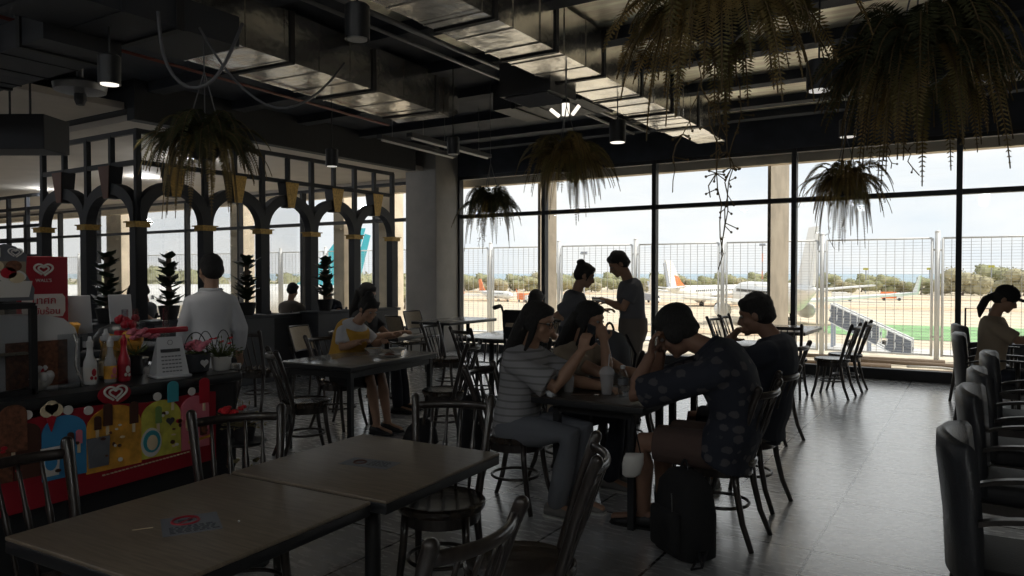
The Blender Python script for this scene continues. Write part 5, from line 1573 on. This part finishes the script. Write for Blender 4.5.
# shoulder bag of the blouse woman hanging on her chair, bag at the yellow-vest woman's feet
t = thing('shoulder_bag', 'long black bag hanging on the blouse woman chair back', 'bag', (-2.80, 3.93, 0), radians(8))
b = MB(); rings = []
for z, hx, hy in ((.24, .05, .06), (.26, .07, .14), (.5, .065, .15), (.66, .05, .13), (.7, .02, .08)):
    rings.append([(hx * cos(q), hy * sin(q), z) for q in [2 * pi * k / 18 for k in range(18)]])
b.loft(rings); b.build('body', M['black_cloth'], t, True)
MB().tube([(0, -.1, .66), (.02, -.05, .85), (.02, .05, .85), (0, .1, .66)], .01, 6).build('strap', M['black_cloth'], t, True)
MB().ball((.07, -.02, .52), .012, 10, 8).build('clasp', M['chrome'], t, True)
t = thing('handbag', 'slumped black bag on the floor beside the yellow-vest woman shoes', 'bag', (-4.12, 5.02, 0))
b = MB(); rings = []
for z, hx, hy in ((0, .15, .1), (.02, .18, .13), (.12, .15, .1), (.2, .08, .05), (.22, .02, .02)):
    rings.append([(hx * cos(q), hy * sin(q) + z * .2, z) for q in [2 * pi * k / 18 for k in range(18)]])
b.loft(rings); b.build('body', M['black_cloth'], t, True)
MB().tube([(-.08, 0, .17), (-.05, .02, .3), (.05, .02, .29), (.08, 0, .17)], .008, 6).build('handle', M['black_cloth'], t, True)
# white carrier bag hanging under the table edge
t = thing('carrier_bag', 'small white carrier bag hanging between the diners under the table', 'bag', (-1.60, 3.80, .44), radians(30))
b = MB(); rings = []
for z, hx, hy in ((-.075, .03, .012), (-.06, .05, .025), (0, .06, .03), (.04, .055, .02), (.06, .05, .006)):
    rings.append([(hx * cos(q) + z * .15, hy * sin(q), z) for q in [2 * pi * k / 18 for k in range(18)]])
b.loft(rings); b.build('body', M['ceramic'], t, True)
MB().tube([(-.045, 0, .05), (-.02, 0, .16), (.0, 0, .28), (.02, 0, .16), (.045, 0, .05)], .004, 6).build('handle', M['black_cloth'], t, True)
# ---------------------------------------------------------------- people
def striped(name, c1, c2, scale):
    m = mat(name, c1, 0.9, bump=0.2, bscale=14); nt = m.node_tree; b = nt.nodes['Principled BSDF']
    tc = nt.nodes.new('ShaderNodeTexCoord'); wv = nt.nodes.new('ShaderNodeTexWave'); wv.bands_direction = 'Z'; wv.inputs['Scale'].default_value = scale; wv.inputs['Distortion'].default_value = .6
    r = nt.nodes.new('ShaderNodeValToRGB'); r.color_ramp.elements[0].position = .80; r.color_ramp.elements[0].color = (*c1, 1); r.color_ramp.elements[1].position = .9; r.color_ramp.elements[1].color = (*c2, 1)
    nt.links.new(tc.outputs['Object'], wv.inputs['Vector']); nt.links.new(wv.outputs['Fac'], r.inputs[0]); nt.links.new(r.outputs[0], b.inputs['Base Color'])
    return m
def leafy(name, c1, c2):
    m = mat(name, c1, 0.9, bump=0.2, bscale=14); nt = m.node_tree; b = nt.nodes['Principled BSDF']
    tc = nt.nodes.new('ShaderNodeTexCoord'); mp = nt.nodes.new('ShaderNodeMapping'); mp.inputs['Scale'].default_value = (11, 11, 15)
    vo = nt.nodes.new('ShaderNodeTexVoronoi'); vo.inputs['Scale'].default_value = 1.0; vo.inputs['Randomness'].default_value = .7
    nz = nt.nodes.new('ShaderNodeTexNoise'); nz.inputs['Scale'].default_value = 30
    ad = nt.nodes.new('ShaderNodeMath'); ad.operation = 'MULTIPLY_ADD'; ad.inputs[1].default_value = .4; 
    r = nt.nodes.new('ShaderNodeValToRGB'); r.color_ramp.elements[0].position = .50; r.color_ramp.elements[0].color = (*c2, 1); r.color_ramp.elements[1].position = .56; r.color_ramp.elements[1].color = (*c1, 1)
    nt.links.new(tc.outputs['Object'], mp.inputs[0]); nt.links.new(mp.outputs[0], vo.inputs['Vector']); nt.links.new(tc.outputs['Object'], nz.inputs['Vector'])
    nt.links.new(nz.outputs['Fac'], ad.inputs[0]); nt.links.new(vo.outputs['Distance'], ad.inputs[2]); nt.links.new(ad.outputs[0], r.inputs[0]); nt.links.new(r.outputs[0], b.inputs['Base Color'])
    return m
M['blouse'] = striped('striped_blouse', (0.34, 0.34, 0.35), (0.20, 0.20, 0.20), 7.0)
M['leaf_shirt'] = leafy('leaf_shirt', (0.022, 0.026, 0.040), (0.085, 0.08, 0.088))

def lerp(a, b, t): return a + (b - a) * t
def person(label, hip, neck, head, front, look, arms, legs, top='shirt', top_m='grey_cloth', sleeve=.55, low='trousers', low_m='khaki', shoe_m='shoe_black',
           hair='short', tail=None, skin='skin', s=1.0, vox=.009, hunch=0.0, slim=1.0, hands=None, curl=.5, glasses=False, bun=None, skirt_to=.9, collar=False, hair_m='hair', bulk=1.0, tuck=False):
    base = V((hip[0], hip[1], 0)); L = lambda p: V(p) - base
    hip, neck, head = L(hip), L(neck), L(head)
    f = V((front[0], front[1], 0)).normalized(); left = V((0, 0, 1)).cross(f).normalized()
    t = thing('person', label, 'person', base)
    spine = bez(hip, hip.lerp(neck, .33) - f * hunch * .9, hip.lerp(neck, .72) - f * hunch, neck, 12)
    def ring(i, rx, ry, dy=0, n=20):
        p = spine[i]; T = (spine[min(i + 1, 12)] - spine[max(i - 1, 0)]).normalized()
        lf = (left - T * left.dot(T)).normalized(); fr = lf.cross(T).normalized()
        return [p + fr * dy + lf * rx * (abs(cos(q)) ** .85) * (1 if cos(q) > 0 else -1) + fr * ry * (abs(sin(q)) ** .9) * (1 if sin(q) > 0 else -1) for q in [2 * pi * k / n for k in range(n)]]
    prof = [(0, .160, .118, 0), (2, .155, .115, .0), (4, .138, .104, .005), (6, .146, .110, .01), (8, .165, .118, .01), (10, .172, .105, .0), (11, .148, .09, -.005), (12, .062, .062, 0)]
    def torso(b, g, gz=0):
        b.loft([ring(i, (rx * slim + g) * s, (ry + g) * s, dy) for i, rx, ry, dy in prof])
    T9 = (spine[11] - spine[9]).normalized(); lf9 = (left - T9 * left.dot(T9)).normalized()
    sh = [spine[10] + lf9 * .152 * s * slim * sg - T9 * .018 for sg in (1, -1)]
    elb = [L(a[0]) for a in arms]; wri = [L(a[1]) for a in arms]
    hipj = [hip + left * .085 * s * sg - V((0, 0, .03)) for sg in (1, -1)]
    kne = [L(a[0]) for a in legs]; ank = [L(a[1]) for a in legs]
    # head frame
    lk = V(look).normalized(); hl = V((0, 0, 1)).cross(lk)
    if hl.length < .2: hl = left.copy()
    hl.normalize(); hu = lk.cross(hl).normalized()
    HR = Matrix((hl * -1, lk, hu)).transposed()      # columns: x = person's right, y = forward, z = up
    HP = lambda x, y, z: head + HR @ (V((x, y, z)) * s)
    body = MB(); torso(body, -.022)
    body.tube([spine[11], neck, lerp(neck, HP(0, -.02, -.06), .6), HP(0, -.015, -.04)], [.062 * s, .055 * s, .052 * s, .052 * s], 14)
    sc = lambda *r: tuple(q * s for q in r)
    body.ball(HP(0, -.008, .035), sc(.075, .094, .082), 20, 14, HR)
    body.ball(HP(0, .022, -.045), sc(.057, .066, .066), 18, 12, HR)
    body.ball(HP(0, .066, -.092), sc(.024, .022, .020), 12, 8, HR)
    body.ball(HP(0, .070, .03), sc(.052, .022, .018), 12, 8, HR)
    body.tube([HP(0, .084, .012), HP(0, .098, -.014), HP(0, .108, -.032), HP(0, .09, -.04)], [.009 * s, .011 * s, .014 * s, .012 * s], 8, round_cap=True)
    body.ball(HP(0, .084, -.058), sc(.022, .010, .006), 10, 6, HR); body.ball(HP(0, .082, -.069), sc(.020, .010, .007), 10, 6, HR)
    for sg in (-1, 1):
        body.ball(HP(sg * .078, -.012, -.008), sc(.011, .022, .033), 10, 8, HR)
        body.ball(HP(sg * .045, .05, -.03), sc(.022, .026, .026), 10, 8, HR)
    hd = hands or [None, None]
    for i in (0, 1):
        cv = .86 if sleeve > .5 else 1.0; cf = .86 if sleeve > 1 else 1.0
        body.tube([sh[i], lerp(sh[i], elb[i], .4), elb[i], lerp(elb[i], wri[i], .35), wri[i]], [.046 * s, .046 * cv * s, .039 * s * cf, .041 * s * cf, .027 * s], 12, round_cap=True)
        d = (wri[i] - elb[i]).normalized(); pn = None; cu = curl
        if hd[i]:
            if hd[i][0] is not None: d = V(hd[i][0]).normalized()
            pn = V(hd[i][1]); cu = hd[i][2]
        if pn is None: pn = V((0, 0, -1)) if abs(d.z) < .8 else f
        pn = (pn - d * pn.dot(d)).normalized(); sd = d.cross(pn).normalized()
        if i == 1: sd = -sd       # sd points to the thumb side
        k = s * .95
        body.loft([[wri[i] + d * q * k + sd * (w_ * k * cos(a)) + pn * (h_ * k * sin(a)) for a in [2 * pi * j / 12 for j in range(12)]] for q, w_, h_ in ((-.01, .026, .02), (.02, .032, .019), (.06, .042, .016), (.088, .041, .013))])
        for j, (off, ln) in enumerate(((.030, .070), (.010, .080), (-.010, .074), (-.029, .058))):
            p = wri[i] + (d * .082 + sd * off) * k; ang = 0.0; pts = [p.copy()]
            for q, sl in enumerate((.42, .33, .27)):
                ang += cu * (.55 + .5 * q) * (1 + .08 * j)
                p = p + (d * cos(ang) + pn * sin(ang) + sd * off * .6) * ln * sl * k; pts.append(p.copy())
            body.tube(pts, [.0095 * k, .009 * k, .0085 * k, .007 * k], 8, round_cap=True)
        p = wri[i] + (d * .022 + sd * .026) * k
        q1 = p + (d * .6 + sd * .75 + pn * .35 * (1 + cu)).normalized() * .042 * k; q2 = q1 + (d * .9 + sd * .2 + pn * .4 * (1 + cu)).normalized() * .034 * k
        body.tube([p, q1, q2], [.014 * k, .011 * k, .009 * k], 8, round_cap=True)
        body.tube([hipj[i], lerp(hipj[i], kne[i], .5), kne[i], lerp(kne[i], ank[i], .3), lerp(kne[i], ank[i], .7), ank[i]], [.082 * s, .07 * s, .053 * s, .055 * s, .042 * s, .034 * s], 14, round_cap=True)
        ff = f * .16 * s
        body.tube([ank[i] - f * .03 - V((0, 0, .02)), ank[i] + ff * .5 - V((0, 0, .04)), ank[i] + ff - V((0, 0, .05))], [.034 * s, .03 * s, .022 * s], 10, round_cap=True)
    bo = body.build('body', M[skin], t); remesh(bo, vox, 2, .4)
    # eyes
    for sg in (-1, 1):
        e = MB(); e.ball(HP(sg * .031, .078, .006), sc(.0125, .0105, .009), 10, 8, HR); eo = e.build('eye', M['eye_white'], t, True)
        e = MB(); e.ball(HP(sg * .031, .087, .005), sc(.0055, .003, .0055), 10, 6, HR); e.build('iris', M['iris'], eo, True)
    # top
    c = MB(); torso(c, .016)
    hem = [ring(0, (.168 * slim + .012) * s, .135 * s), [q - V((0, 0, -.01 if tuck else .07)) for q in ring(0, (.172 * slim + .012) * s, .14 * s)]]
    c.loft([ring(2, (.165 * slim + .006) * s, .128 * s)] + hem)
    for i in (0, 1):
        c.ball(sh[i], .066 * s * (1 + (bulk - 1) * .5), 12, 9)
        if sleeve <= 1:
            e = lerp(sh[i], elb[i], sleeve); c.tube([sh[i], lerp(sh[i], e, .5), e], [.066 * s * bulk, .070 * s * bulk, (.072 if top != 'blouse' else .098) * s * bulk], 14)
        else:
            e = lerp(elb[i], wri[i], sleeve - 1); c.tube([sh[i], lerp(sh[i], elb[i], .5), elb[i], lerp(elb[i], e, .5), e], [.062 * s, .062 * s, .057 * s, .052 * s, .044 * s], 14)
    r = random.Random(int(abs(base.x * 100 + base.y * 37)))
    o = c.build('shirt' if top != 'blouse' else 'blouse', M[top_m], t); remesh(o, max(.011, vox * 1.15), 3, .5)
    if top == 'vest':
        v = MB(); v.loft([ring(i, (rx * slim + .034) * s, (ry + .042) * s, dy) for i, rx, ry, dy in prof if 0 <= i <= 8] + [ring(10, .185 * s, .15 * s), ring(11, .155 * s, .135 * s)])
        vo = v.build('vest', M['yellow_cloth'], t); remesh(vo, .012, 3, .5)
    if collar:
        k = MB(); k.tube([q for q in ring(12, .072 * s, .07 * s, 0, 16)], .014 * s, 7, closed=True, flat=1.3); k.build('collar', M[top_m], t, True)
    # bottom
    c = MB(); c.loft([[q - V((0, 0, .11)) for q in ring(0, .13 * s, .11 * s)], [q - V((0, 0, .05)) for q in ring(0, .165 * s, .128 * s)], ring(0, .166 * s, .126 * s), ring(1, .15 * s, .115 * s)] if not tuck else [[q - V((0, 0, .11)) for q in ring(0, .13 * s, .11 * s)], ring(0, (.170 * slim + .014) * s, .142 * s), ring(2, (.162 * slim + .022) * s, .138 * s), ring(3, (.152 * slim + .024) * s, .136 * s)])
    for i in (0, 1):
        if low == 'trousers':
            c.tube([hipj[i], lerp(hipj[i], kne[i], .5), kne[i], lerp(kne[i], ank[i], .5), lerp(kne[i], ank[i], .96)], [.098 * s, .088 * s, .07 * s, .064 * s, .058 * s], 14, round_cap=True)
        else:
            e = lerp(hipj[i], kne[i], skirt_to)
            c.tube([hipj[i], lerp(hipj[i], e, .5), e], [.1 * s, .096 * s, .088 * s], 14)
    if low == 'skirt':
        e0, e1 = [lerp(hipj[i], kne[i], skirt_to) for i in (0, 1)]
        for q in (.25, .5, .75): c.tube([hip, lerp(e0, e1, q)], [.11 * s, .085 * s], 12)
    o = c.build(low, M[low_m], t); remesh(o, max(.011, vox * 1.15), 3, .5)
    # shoes
    for i in (0, 1):
        b = MB(); rg = []; a0 = V((ank[i].x, ank[i].y, ank[i].z - .08 * s))
        for y, w_, h_ in ((-.075, .02, .05), (-.065, .036, .075), (-.02, .04, .085), (.05, .043, .065), (.11, .047, .045), (.155, .04, .035), (.178, .02, .022)):
            p = a0 + f * y * s; rg.append([p + left * (w_ * s * cos(q)) + V((0, 0, max(0, h_ * s * (.5 + .5 * sin(q))) + .004)) for q in [2 * pi * j / 14 for j in range(14)]])
        b.loft(rg); so = b.build('shoe', M[shoe_m], t, True)
        b = MB(); b.loft([[p + V((0, 0, 0)) for p in [a0 + f * (y * s) + left * (w_ * s), a0 + f * (y * s) - left * (w_ * s), a0 + f * (y * s) - left * (w_ * s) + V((0, 0, .014)), a0 + f * (y * s) + left * (w_ * s) + V((0, 0, .014))]] for y, w_ in ((-.08, .025), (-.06, .042), (0, .044), (.1, .05), (.16, .042), (.183, .02))])
        b.build('sole', M['sole'] if shoe_m == 'shoe_grey' else M['rubber'], so)
    # hair
    h = MB(); rr = random.Random(3 + int(abs(base.x * 90)))
    h.ball(HP(0, -.016, .05), sc(.083, .098, .080), 20, 14, HR)
    h.ball(HP(0, -.045, .005), sc(.080, .070, .080), 18, 12, HR)
    for sg in (-1, 1): h.ball(HP(sg * .068, -.02, .01), sc(.018, .035, .045), 10, 8, HR)
    if hair in ('short', 'bun', 'pony', 'bowl'):
        h.ball(HP(0, .042, .082), sc(.062, .045, .032), 14, 9, HR)
    if hair == 'bowl':
        h.ball(HP(0, -.02, .058), sc(.089, .104, .086), 20, 14, HR)
        for sg in (-1, 1): h.ball(HP(sg * .078, -.004, -.004), sc(.022, .052, .056), 10, 8, HR)
    if hair in ('short', 'bowl', 'bun'):
        for k in range(14):
            x = -.065 + .13 * k / 13; h.ball(HP(x, .070 - x * x * 6, .082 - rr.uniform(0, .024) - (0 if hair != 'bowl' else .012)), sc(.014, .015, .026), 8, 6, HR)
    if hair == 'bun':
        for sg in (-1, 1): h.tube([HP(sg * .066, .045, .07), HP(sg * .078, .03, .0), HP(sg * .076, .02, -.07)], [.014 * s, .011 * s, .004 * s], 7)
    if hair in ('short', 'bowl'):
        for k in range(26):
            a = rr.uniform(0, 6.28); q = rr.uniform(.0, .085)
            h.ball(HP(q * cos(a) * .8, q * sin(a) * .9 - .015, .125 - q * q * 6), sc(.018, .022, .016), 8, 6, HR)
        for k in range(14):
            a = pi + pi * k / 13; h.ball(HP(.074 * cos(a), -.03 + .072 * sin(a), -.015 + rr.uniform(-.015, .02)), sc(.012, .014, .024), 8, 6, HR)
    if hair in ('long', 'longtail'):
        h.ball(HP(0, .042, .08), sc(.062, .046, .032), 14, 9, HR)
        pts = [L(p) for p in tail]
        w_ = [.086, .10, .10, .095, .08, .05]
        w_ = w_[:len(pts)] if len(pts) <= 6 else w_
        h.loft([[p + hl * (w_[i] * s * cos(q)) + lk * (.062 * s * (1 - .06 * i) * sin(q)) for q in [2 * pi * j / 14 for j in range(14)]] for i, p in enumerate(pts)])
        for sg in (-1, 1):
            h.ball(HP(sg * .078, -.01, .0), sc(.02, .045, .055), 10, 8, HR)
            h.tube([HP(sg * .07, .0, .05), HP(sg * .08, .012, -.02), HP(sg * .08, .0, -.1), HP(sg * .085, -.02, -.18)], [.02 * s, .022 * s, .02 * s, .008 * s], 8)
    if hair == 'bun' or bun:
        c_ = bun or (0, -.07, .12); h.ball(HP(*c_), .042 * s, 12, 9)
        for k in range(8): 
            a = k * .8; h.ball(HP(c_[0] + .022 * cos(a), c_[1] + .022 * sin(a), c_[2]), .028 * s, 8, 6)
    if hair in ('pony', 'cap') and tail:
        pts = [L(p) for p in tail]; h.tube(pts, [.028 * s] + [.038 * s] * (len(pts) - 2) + [.012 * s], 10, round_cap=True)
    ho = h.build('hair', M[hair_m], t); remesh(ho, vox * .95, 1, .4)
    if hair == 'cap':
        k = MB(); k.ball(HP(0, -.006, .055), sc(.092, .108, .088), 20, 14, HR)
        k.loft([[HP(x * w_, y, .055 + dz - .02 * (x * w_ / .08) ** 2) for x, dz in ((-1, 0), (-.5, .006), (0, .008), (.5, .006), (1, 0), (.5, -.003), (0, -.003), (-.5, -.003))] for y, w_ in ((.07, .085), (.12, .08), (.16, .06), (.178, .03))])
        k.ball(HP(0, -.006, .143), .008 * s, 8, 6)
        k.build('cap', M['black_cloth'], t, True)
    if glasses:
        g = MB()
        for sg in (-1, 1):
            g.tube([HP(sg * .034 + .026 * cos(q), .098, .004 + .021 * sin(q)) for q in [2 * pi * j / 18 for j in range(18)]], .0022 * s, 6, closed=True)
            g.tube([HP(sg * .06, .096, .01), HP(sg * .08, .03, .008), HP(sg * .082, -.03, -.0)], .0022 * s, 5)
        g.tube([HP(-.01, .1, .008), HP(.01, .1, .008)], .002 * s, 5)
        g.build('glasses', M['black_metal'], t, True)
    return t
UP = (0, 0, 1)
# --- the four young diners (arms and legs listed left, right)
person('woman in striped white flutter-sleeve blouse with long hair, raising a phone at the shared table', (-2.50, 4.03, .53), (-2.385, 4.0, 1.045), (-2.325, 4.0, 1.19), (1, .02), (.95, .1, -.18),
       [((-2.20, 4.24, .80), (-1.99, 4.21, .785)), ((-2.16, 3.93, .80), (-2.03, 4.02, 1.02))], [((-2.06, 4.12, .52), (-2.12, 4.14, .085)), ((-2.06, 3.94, .52), (-2.16, 3.94, .085))],
       top='blouse', top_m='blouse', sleeve=.85, low='trousers', low_m='denim', shoe_m='shoe_grey', hair='long', tail=[(-2.37, 4.0, 1.26), (-2.42, 3.99, 1.16), (-2.475, 3.98, 1.04), (-2.52, 3.975, .93), (-2.535, 3.97, .84), (-2.53, 3.97, .78)],
       s=1.06, vox=.0075, hunch=.03, slim=.92, hands=[(None, (0, 0, -1), .25), ((.25, .1, 1), (.2, 1, 0), .7)], glasses=True)
person('woman in light brown top with long ponytail, chin on her hand at the shared table', (-2.50, 4.74, .53), (-2.38, 4.66, 1.03), (-2.265, 4.61, 1.175), (1, -.05), (.93, -.02, -.2),
       [((-2.12, 4.86, .80), (-1.9, 4.78, .785)), ((-2.08, 4.52, .80), (-2.13, 4.56, 1.03))], [((-2.06, 4.82, .52), (-2.1, 4.84, .085)), ((-2.06, 4.64, .52), (-2.12, 4.64, .085))],
       top='shirt', top_m='tan_cloth', sleeve=.5, low='trousers', low_m='navy', shoe_m='shoe_grey', hair='longtail', tail=[(-2.33, 4.62, 1.22), (-2.40, 4.62, 1.12), (-2.46, 4.62, 1.0), (-2.50, 4.62, .9), (-2.51, 4.62, .82)],
       s=1.04, vox=.008, hunch=.05, slim=.9, hands=[(None, (0, 0, -1), .3), ((-.35, .2, .9), (-.3, .9, 0), 1.0)])
person('man in dark leaf-pattern shirt and shorts bent over with hands to his forehead', (-1.17, 4.15, .54), (-1.27, 4.07, 1.08), (-1.43, 4.03, 1.165), (-1, -.05), (-.8, -.05, -.58),
       [((-1.66, 3.92, .80), (-1.55, 3.93, 1.03)), ((-1.66, 4.24, .80), (-1.56, 4.12, 1.03))], [((-1.62, 4.0, .52), (-1.64, 4.06, .085)), ((-1.60, 4.27, .52), (-1.60, 4.28, .085))],
       top='shirt', top_m='leaf_shirt', sleeve=.85, low='shorts', low_m='shorts', skirt_to=.85, shoe_m='shoe_black', hair='bowl', skin='skin_dark', s=1.13, vox=.0075, hunch=.15, slim=1.25, bulk=1.2,
       hands=[((.1, .05, .95), (.9, .2, 0), .45), ((.1, -.1, .95), (.9, -.2, 0), .45)], collar=True)
person('man in plain dark shirt facing left with one hand over his mouth', (-1.17, 4.93, .54), (-1.12, 4.95, 1.09), (-1.215, 4.93, 1.225), (-1, -.02), (-.95, -.05, -.22),
       [((-1.45, 4.74, .82), (-1.37, 4.86, 1.06)), ((-1.46, 5.1, .80), (-1.62, 4.95, .79))], [((-1.6, 4.82, .52), (-1.58, 4.84, .085)), ((-1.6, 5.02, .52), (-1.56, 5.04, .085))],
       top='shirt', top_m='navy', sleeve=.75, low='shorts', low_m='navy', skirt_to=.9, shoe_m='shoe_grey', hair='short', skin='skin_dark', s=1.11, vox=.008, hunch=.07, slim=1.15, bulk=1.15,
       hands=[((.5, .3, .6), (.9, .1, .1), .9), (None, (0, 0, -1), .3)])
# --- standing pair
person('standing woman in dark uniform with hair in a bun, facing the tall man', (-3.38, 6.50, .86), (-3.345, 6.52, 1.32), (-3.28, 6.56, 1.475), (.846, .532), (.8, .5, -.35),
       [((-3.42, 6.70, 1.08), (-3.20, 6.80, 1.12)), ((-3.50, 6.36, 1.07), (-3.27, 6.44, 1.04))], [((-3.36, 6.58, .47), (-3.38, 6.58, .085)), ((-3.33, 6.44, .47), (-3.36, 6.43, .085))],
       top_m='uniform', sleeve=.7, low='trousers', low_m='navy', hair='bun', bun=(0, -.075, .105), s=1.0, slim=1.1, bulk=1.1, vox=.009, hunch=.03, tuck=True)
person('tall standing man in dark uniform shirt and khaki trousers holding a small pad', (-2.91, 6.90, .92), (-2.955, 6.875, 1.435), (-3.035, 6.83, 1.59), (-.846, -.532), (-.75, -.45, -.5),
       [((-2.93, 6.70, 1.15), (-3.12, 6.74, 1.22)), ((-2.98, 7.03, 1.15), (-3.16, 6.86, 1.2))], [((-2.89, 6.82, .48), (-2.88, 6.81, .085)), ((-2.95, 6.97, .48), (-2.94, 6.98, .085))],
       top_m='uniform', sleeve=.6, low='trousers', low_m='khaki', hair='short', tuck=True, s=1.03, vox=.009, hunch=.03)
t = thing('note_pad', 'small pad in the hands of the tall standing man', 'note pad', (-3.205, 6.72, 1.235), radians(30))
MB().box((0, 0, 0), (.13, .09, .012), rot=(.3, .1, 0)).build('pages', M['paper'], t)
MB().box((0, -.004, .008), (.13, .012, .006), rot=(.3, .1, 0)).build('binding', M['black_metal'], t)
# --- others
person('seated person seen from behind in the wheelchair, only dark hair showing', (-4.09, 6.88, .52), (-4.10, 6.94, 1.04), (-4.10, 7.01, 1.185), (-.14, .99), (-.14, .95, -.25),
       [((-4.34, 6.97, .80), (-4.33, 7.2, .78)), ((-3.88, 7.03, .80), (-3.92, 7.26, .78))], [((-4.25, 7.29, .52), (-4.26, 7.36, .2)), ((-4.05, 7.32, .52), (-4.06, 7.4, .2))],
       top_m='black_cloth', low_m='navy', hair='short', s=1.0, vox=.011)
person('woman in yellow vest over white sleeves eating from a rice bowl', (-5.20, 5.15, .53), (-5.01, 5.17, 1.03), (-4.885, 5.19, 1.155), (1, .05), (.85, -.15, -.45),
       [((-4.98, 5.40, .80), (-4.80, 5.28, .85)), ((-5.02, 4.98, .80), (-4.83, 5.0, .86))], [((-4.77, 5.24, .51), (-4.70, 5.25, .085)), ((-4.76, 5.08, .51), (-4.68, 5.08, .085))],
       top='vest', top_m='white_cloth', sleeve=.75, low='skirt', low_m='black_cloth', skirt_to=.95, shoe_m='shoe_black', hair='bun', bun=(0, -.05, .13), s=.98, vox=.009, hunch=.05, slim=.92)
person('dark-clothed diner with long brown-black hair sitting behind the yellow vest', (-5.68, 5.9, .53), (-5.62, 5.92, 1.10), (-5.585, 5.92, 1.27), (.9, .3), (.85, .0, -.3),
       [((-5.45, 6.12, .80), (-5.28, 6.12, .85)), ((-5.42, 5.75, .80), (-5.2, 5.85, .86))], [((-5.27, 6.1, .51), (-5.25, 6.15, .085)), ((-5.22, 5.95, .51), (-5.2, 5.97, .085))],
       top_m='black_cloth', low_m='navy', hair='long', tail=[(-5.66, 5.92, 1.32), (-5.70, 5.92, 1.2), (-5.73, 5.9, 1.1), (-5.74, 5.9, 1.0), (-5.74, 5.9, .92)], s=1.0, vox=.01)
person('man in white shirt and glasses standing with his back to us behind the counter', (-4.70, 3.355, .87), (-4.70, 3.355, 1.375), (-4.73, 3.375, 1.515), (-.86, .5), (-.97, .2, -.12),
       [((-4.80, 3.205, 1.09), (-4.91, 3.25, .88)), ((-4.60, 3.53, 1.09), (-4.71, 3.60, .88))], [((-4.76, 3.285, .45), (-4.75, 3.275, .085)), ((-4.65, 3.435, .45), (-4.64, 3.445, .085))],
       top_m='white_cloth', sleeve=1.75, low='trousers', low_m='black_cloth', hair='short', s=.97, vox=.009, slim=.86, glasses=True, collar=True)
person('woman in dark cap with ponytail sitting at the table by the right window', (.12, 8.34, .54), (.16, 8.36, 1.09), (.245, 8.38, 1.25), (1, .05), (.88, -.02, -.42),
       [((.33, 8.56, .86), (.55, 8.5, .86)), ((.34, 8.17, .88), (.56, 8.26, .90))], [((.56, 8.44, .52), (.6, 8.45, .085)), ((.56, 8.26, .52), (.6, 8.26, .085))],
       top_m='tan_cloth', sleeve=.9, low='trousers', low_m='navy', hair='cap', tail=[(.15, 8.37, 1.29), (.09, 8.36, 1.25), (.05, 8.35, 1.16), (.04, 8.35, 1.08)], s=1.0, vox=.009, slim=.95)
for i, (x, y, fx, fy, lab) in enumerate(((-9.45, 8.2, -.3, .9, 'dark head of a diner seen through the third arch of the screen'), (-9.5, 9.14, .4, -.9, 'dark head of a diner beside the last stacked-leaf plant'),
                          (-10.26, 5.98, .9, .4, 'diner at the corner of the screen, left one of the two heads'), (-10.76, 6.58, -.9, -.4, 'diner at the corner of the screen, right one of the two heads'))):
    f_ = V((fx, fy, 0)).normalized(); l_ = V((-f_.y, f_.x, 0)); P = lambda a, b_, z: (x + f_.x * a + l_.x * b_, y + f_.y * a + l_.y * b_, z)
    person(lab, P(0, 0, .53), P(.04, 0, 1.05), P(.1, 0, 1.21), (fx, fy), (fx, fy, -.25), [(P(.2, .24, .8), P(.4, .12, .8)), (P(.2, -.24, .8), P(.4, -.12, .8))],
           [(P(.42, .1, .51), P(.45, .1, .085)), (P(.42, -.1, .51), P(.45, -.1, .085))], top_m=('khaki', 'navy', 'black_cloth', 'grey_cloth')[i], low_m='navy', hair='short', vox=.012, s=1.0)
    chair(x, y, (fx, fy), ('dark bentwood chair beyond the third arch', 'dark bentwood chair beyond the last arch', 'dark bentwood chair behind the corner of the screen, left', 'dark bentwood chair behind the corner of the screen, right')[i])
# phone, black bag on the far right table
t = thing('phone', 'thin dark phone held up by the woman in the striped blouse', 'phone', (-1.985, 4.06, 1.115), radians(-20))
MB().rbox((0, 0, 0), (.07, .009, .145), .004, rot=(.15, .25, 0)).build('case', M['black_metal'], t, 'auto')
MB().box((0, -.006, 0), (.062, .002, .13), rot=(.15, .25, 0)).build('screen', M['dark_glass'], t)
t = thing('small_bag', 'small black bag on the table before the woman in the cap', 'bag', (.80, 8.36, .75), .2)
b = MB(); b.loft([[(hx * cos(q), hy * sin(q), z) for q in [2 * pi * k / 18 for k in range(18)]] for z, hx, hy in ((0, .1, .07), (.02, .12, .08), (.14, .11, .07), (.2, .06, .04), (.22, .03, .02))])
b.build('body', M['black_cloth'], t, True)
MB().tube([(-.06, 0, .19), (-.03, 0, .27), (.03, 0, .27), (.06, 0, .19)], .007, 6).build('handle', M['black_cloth'], t, True)
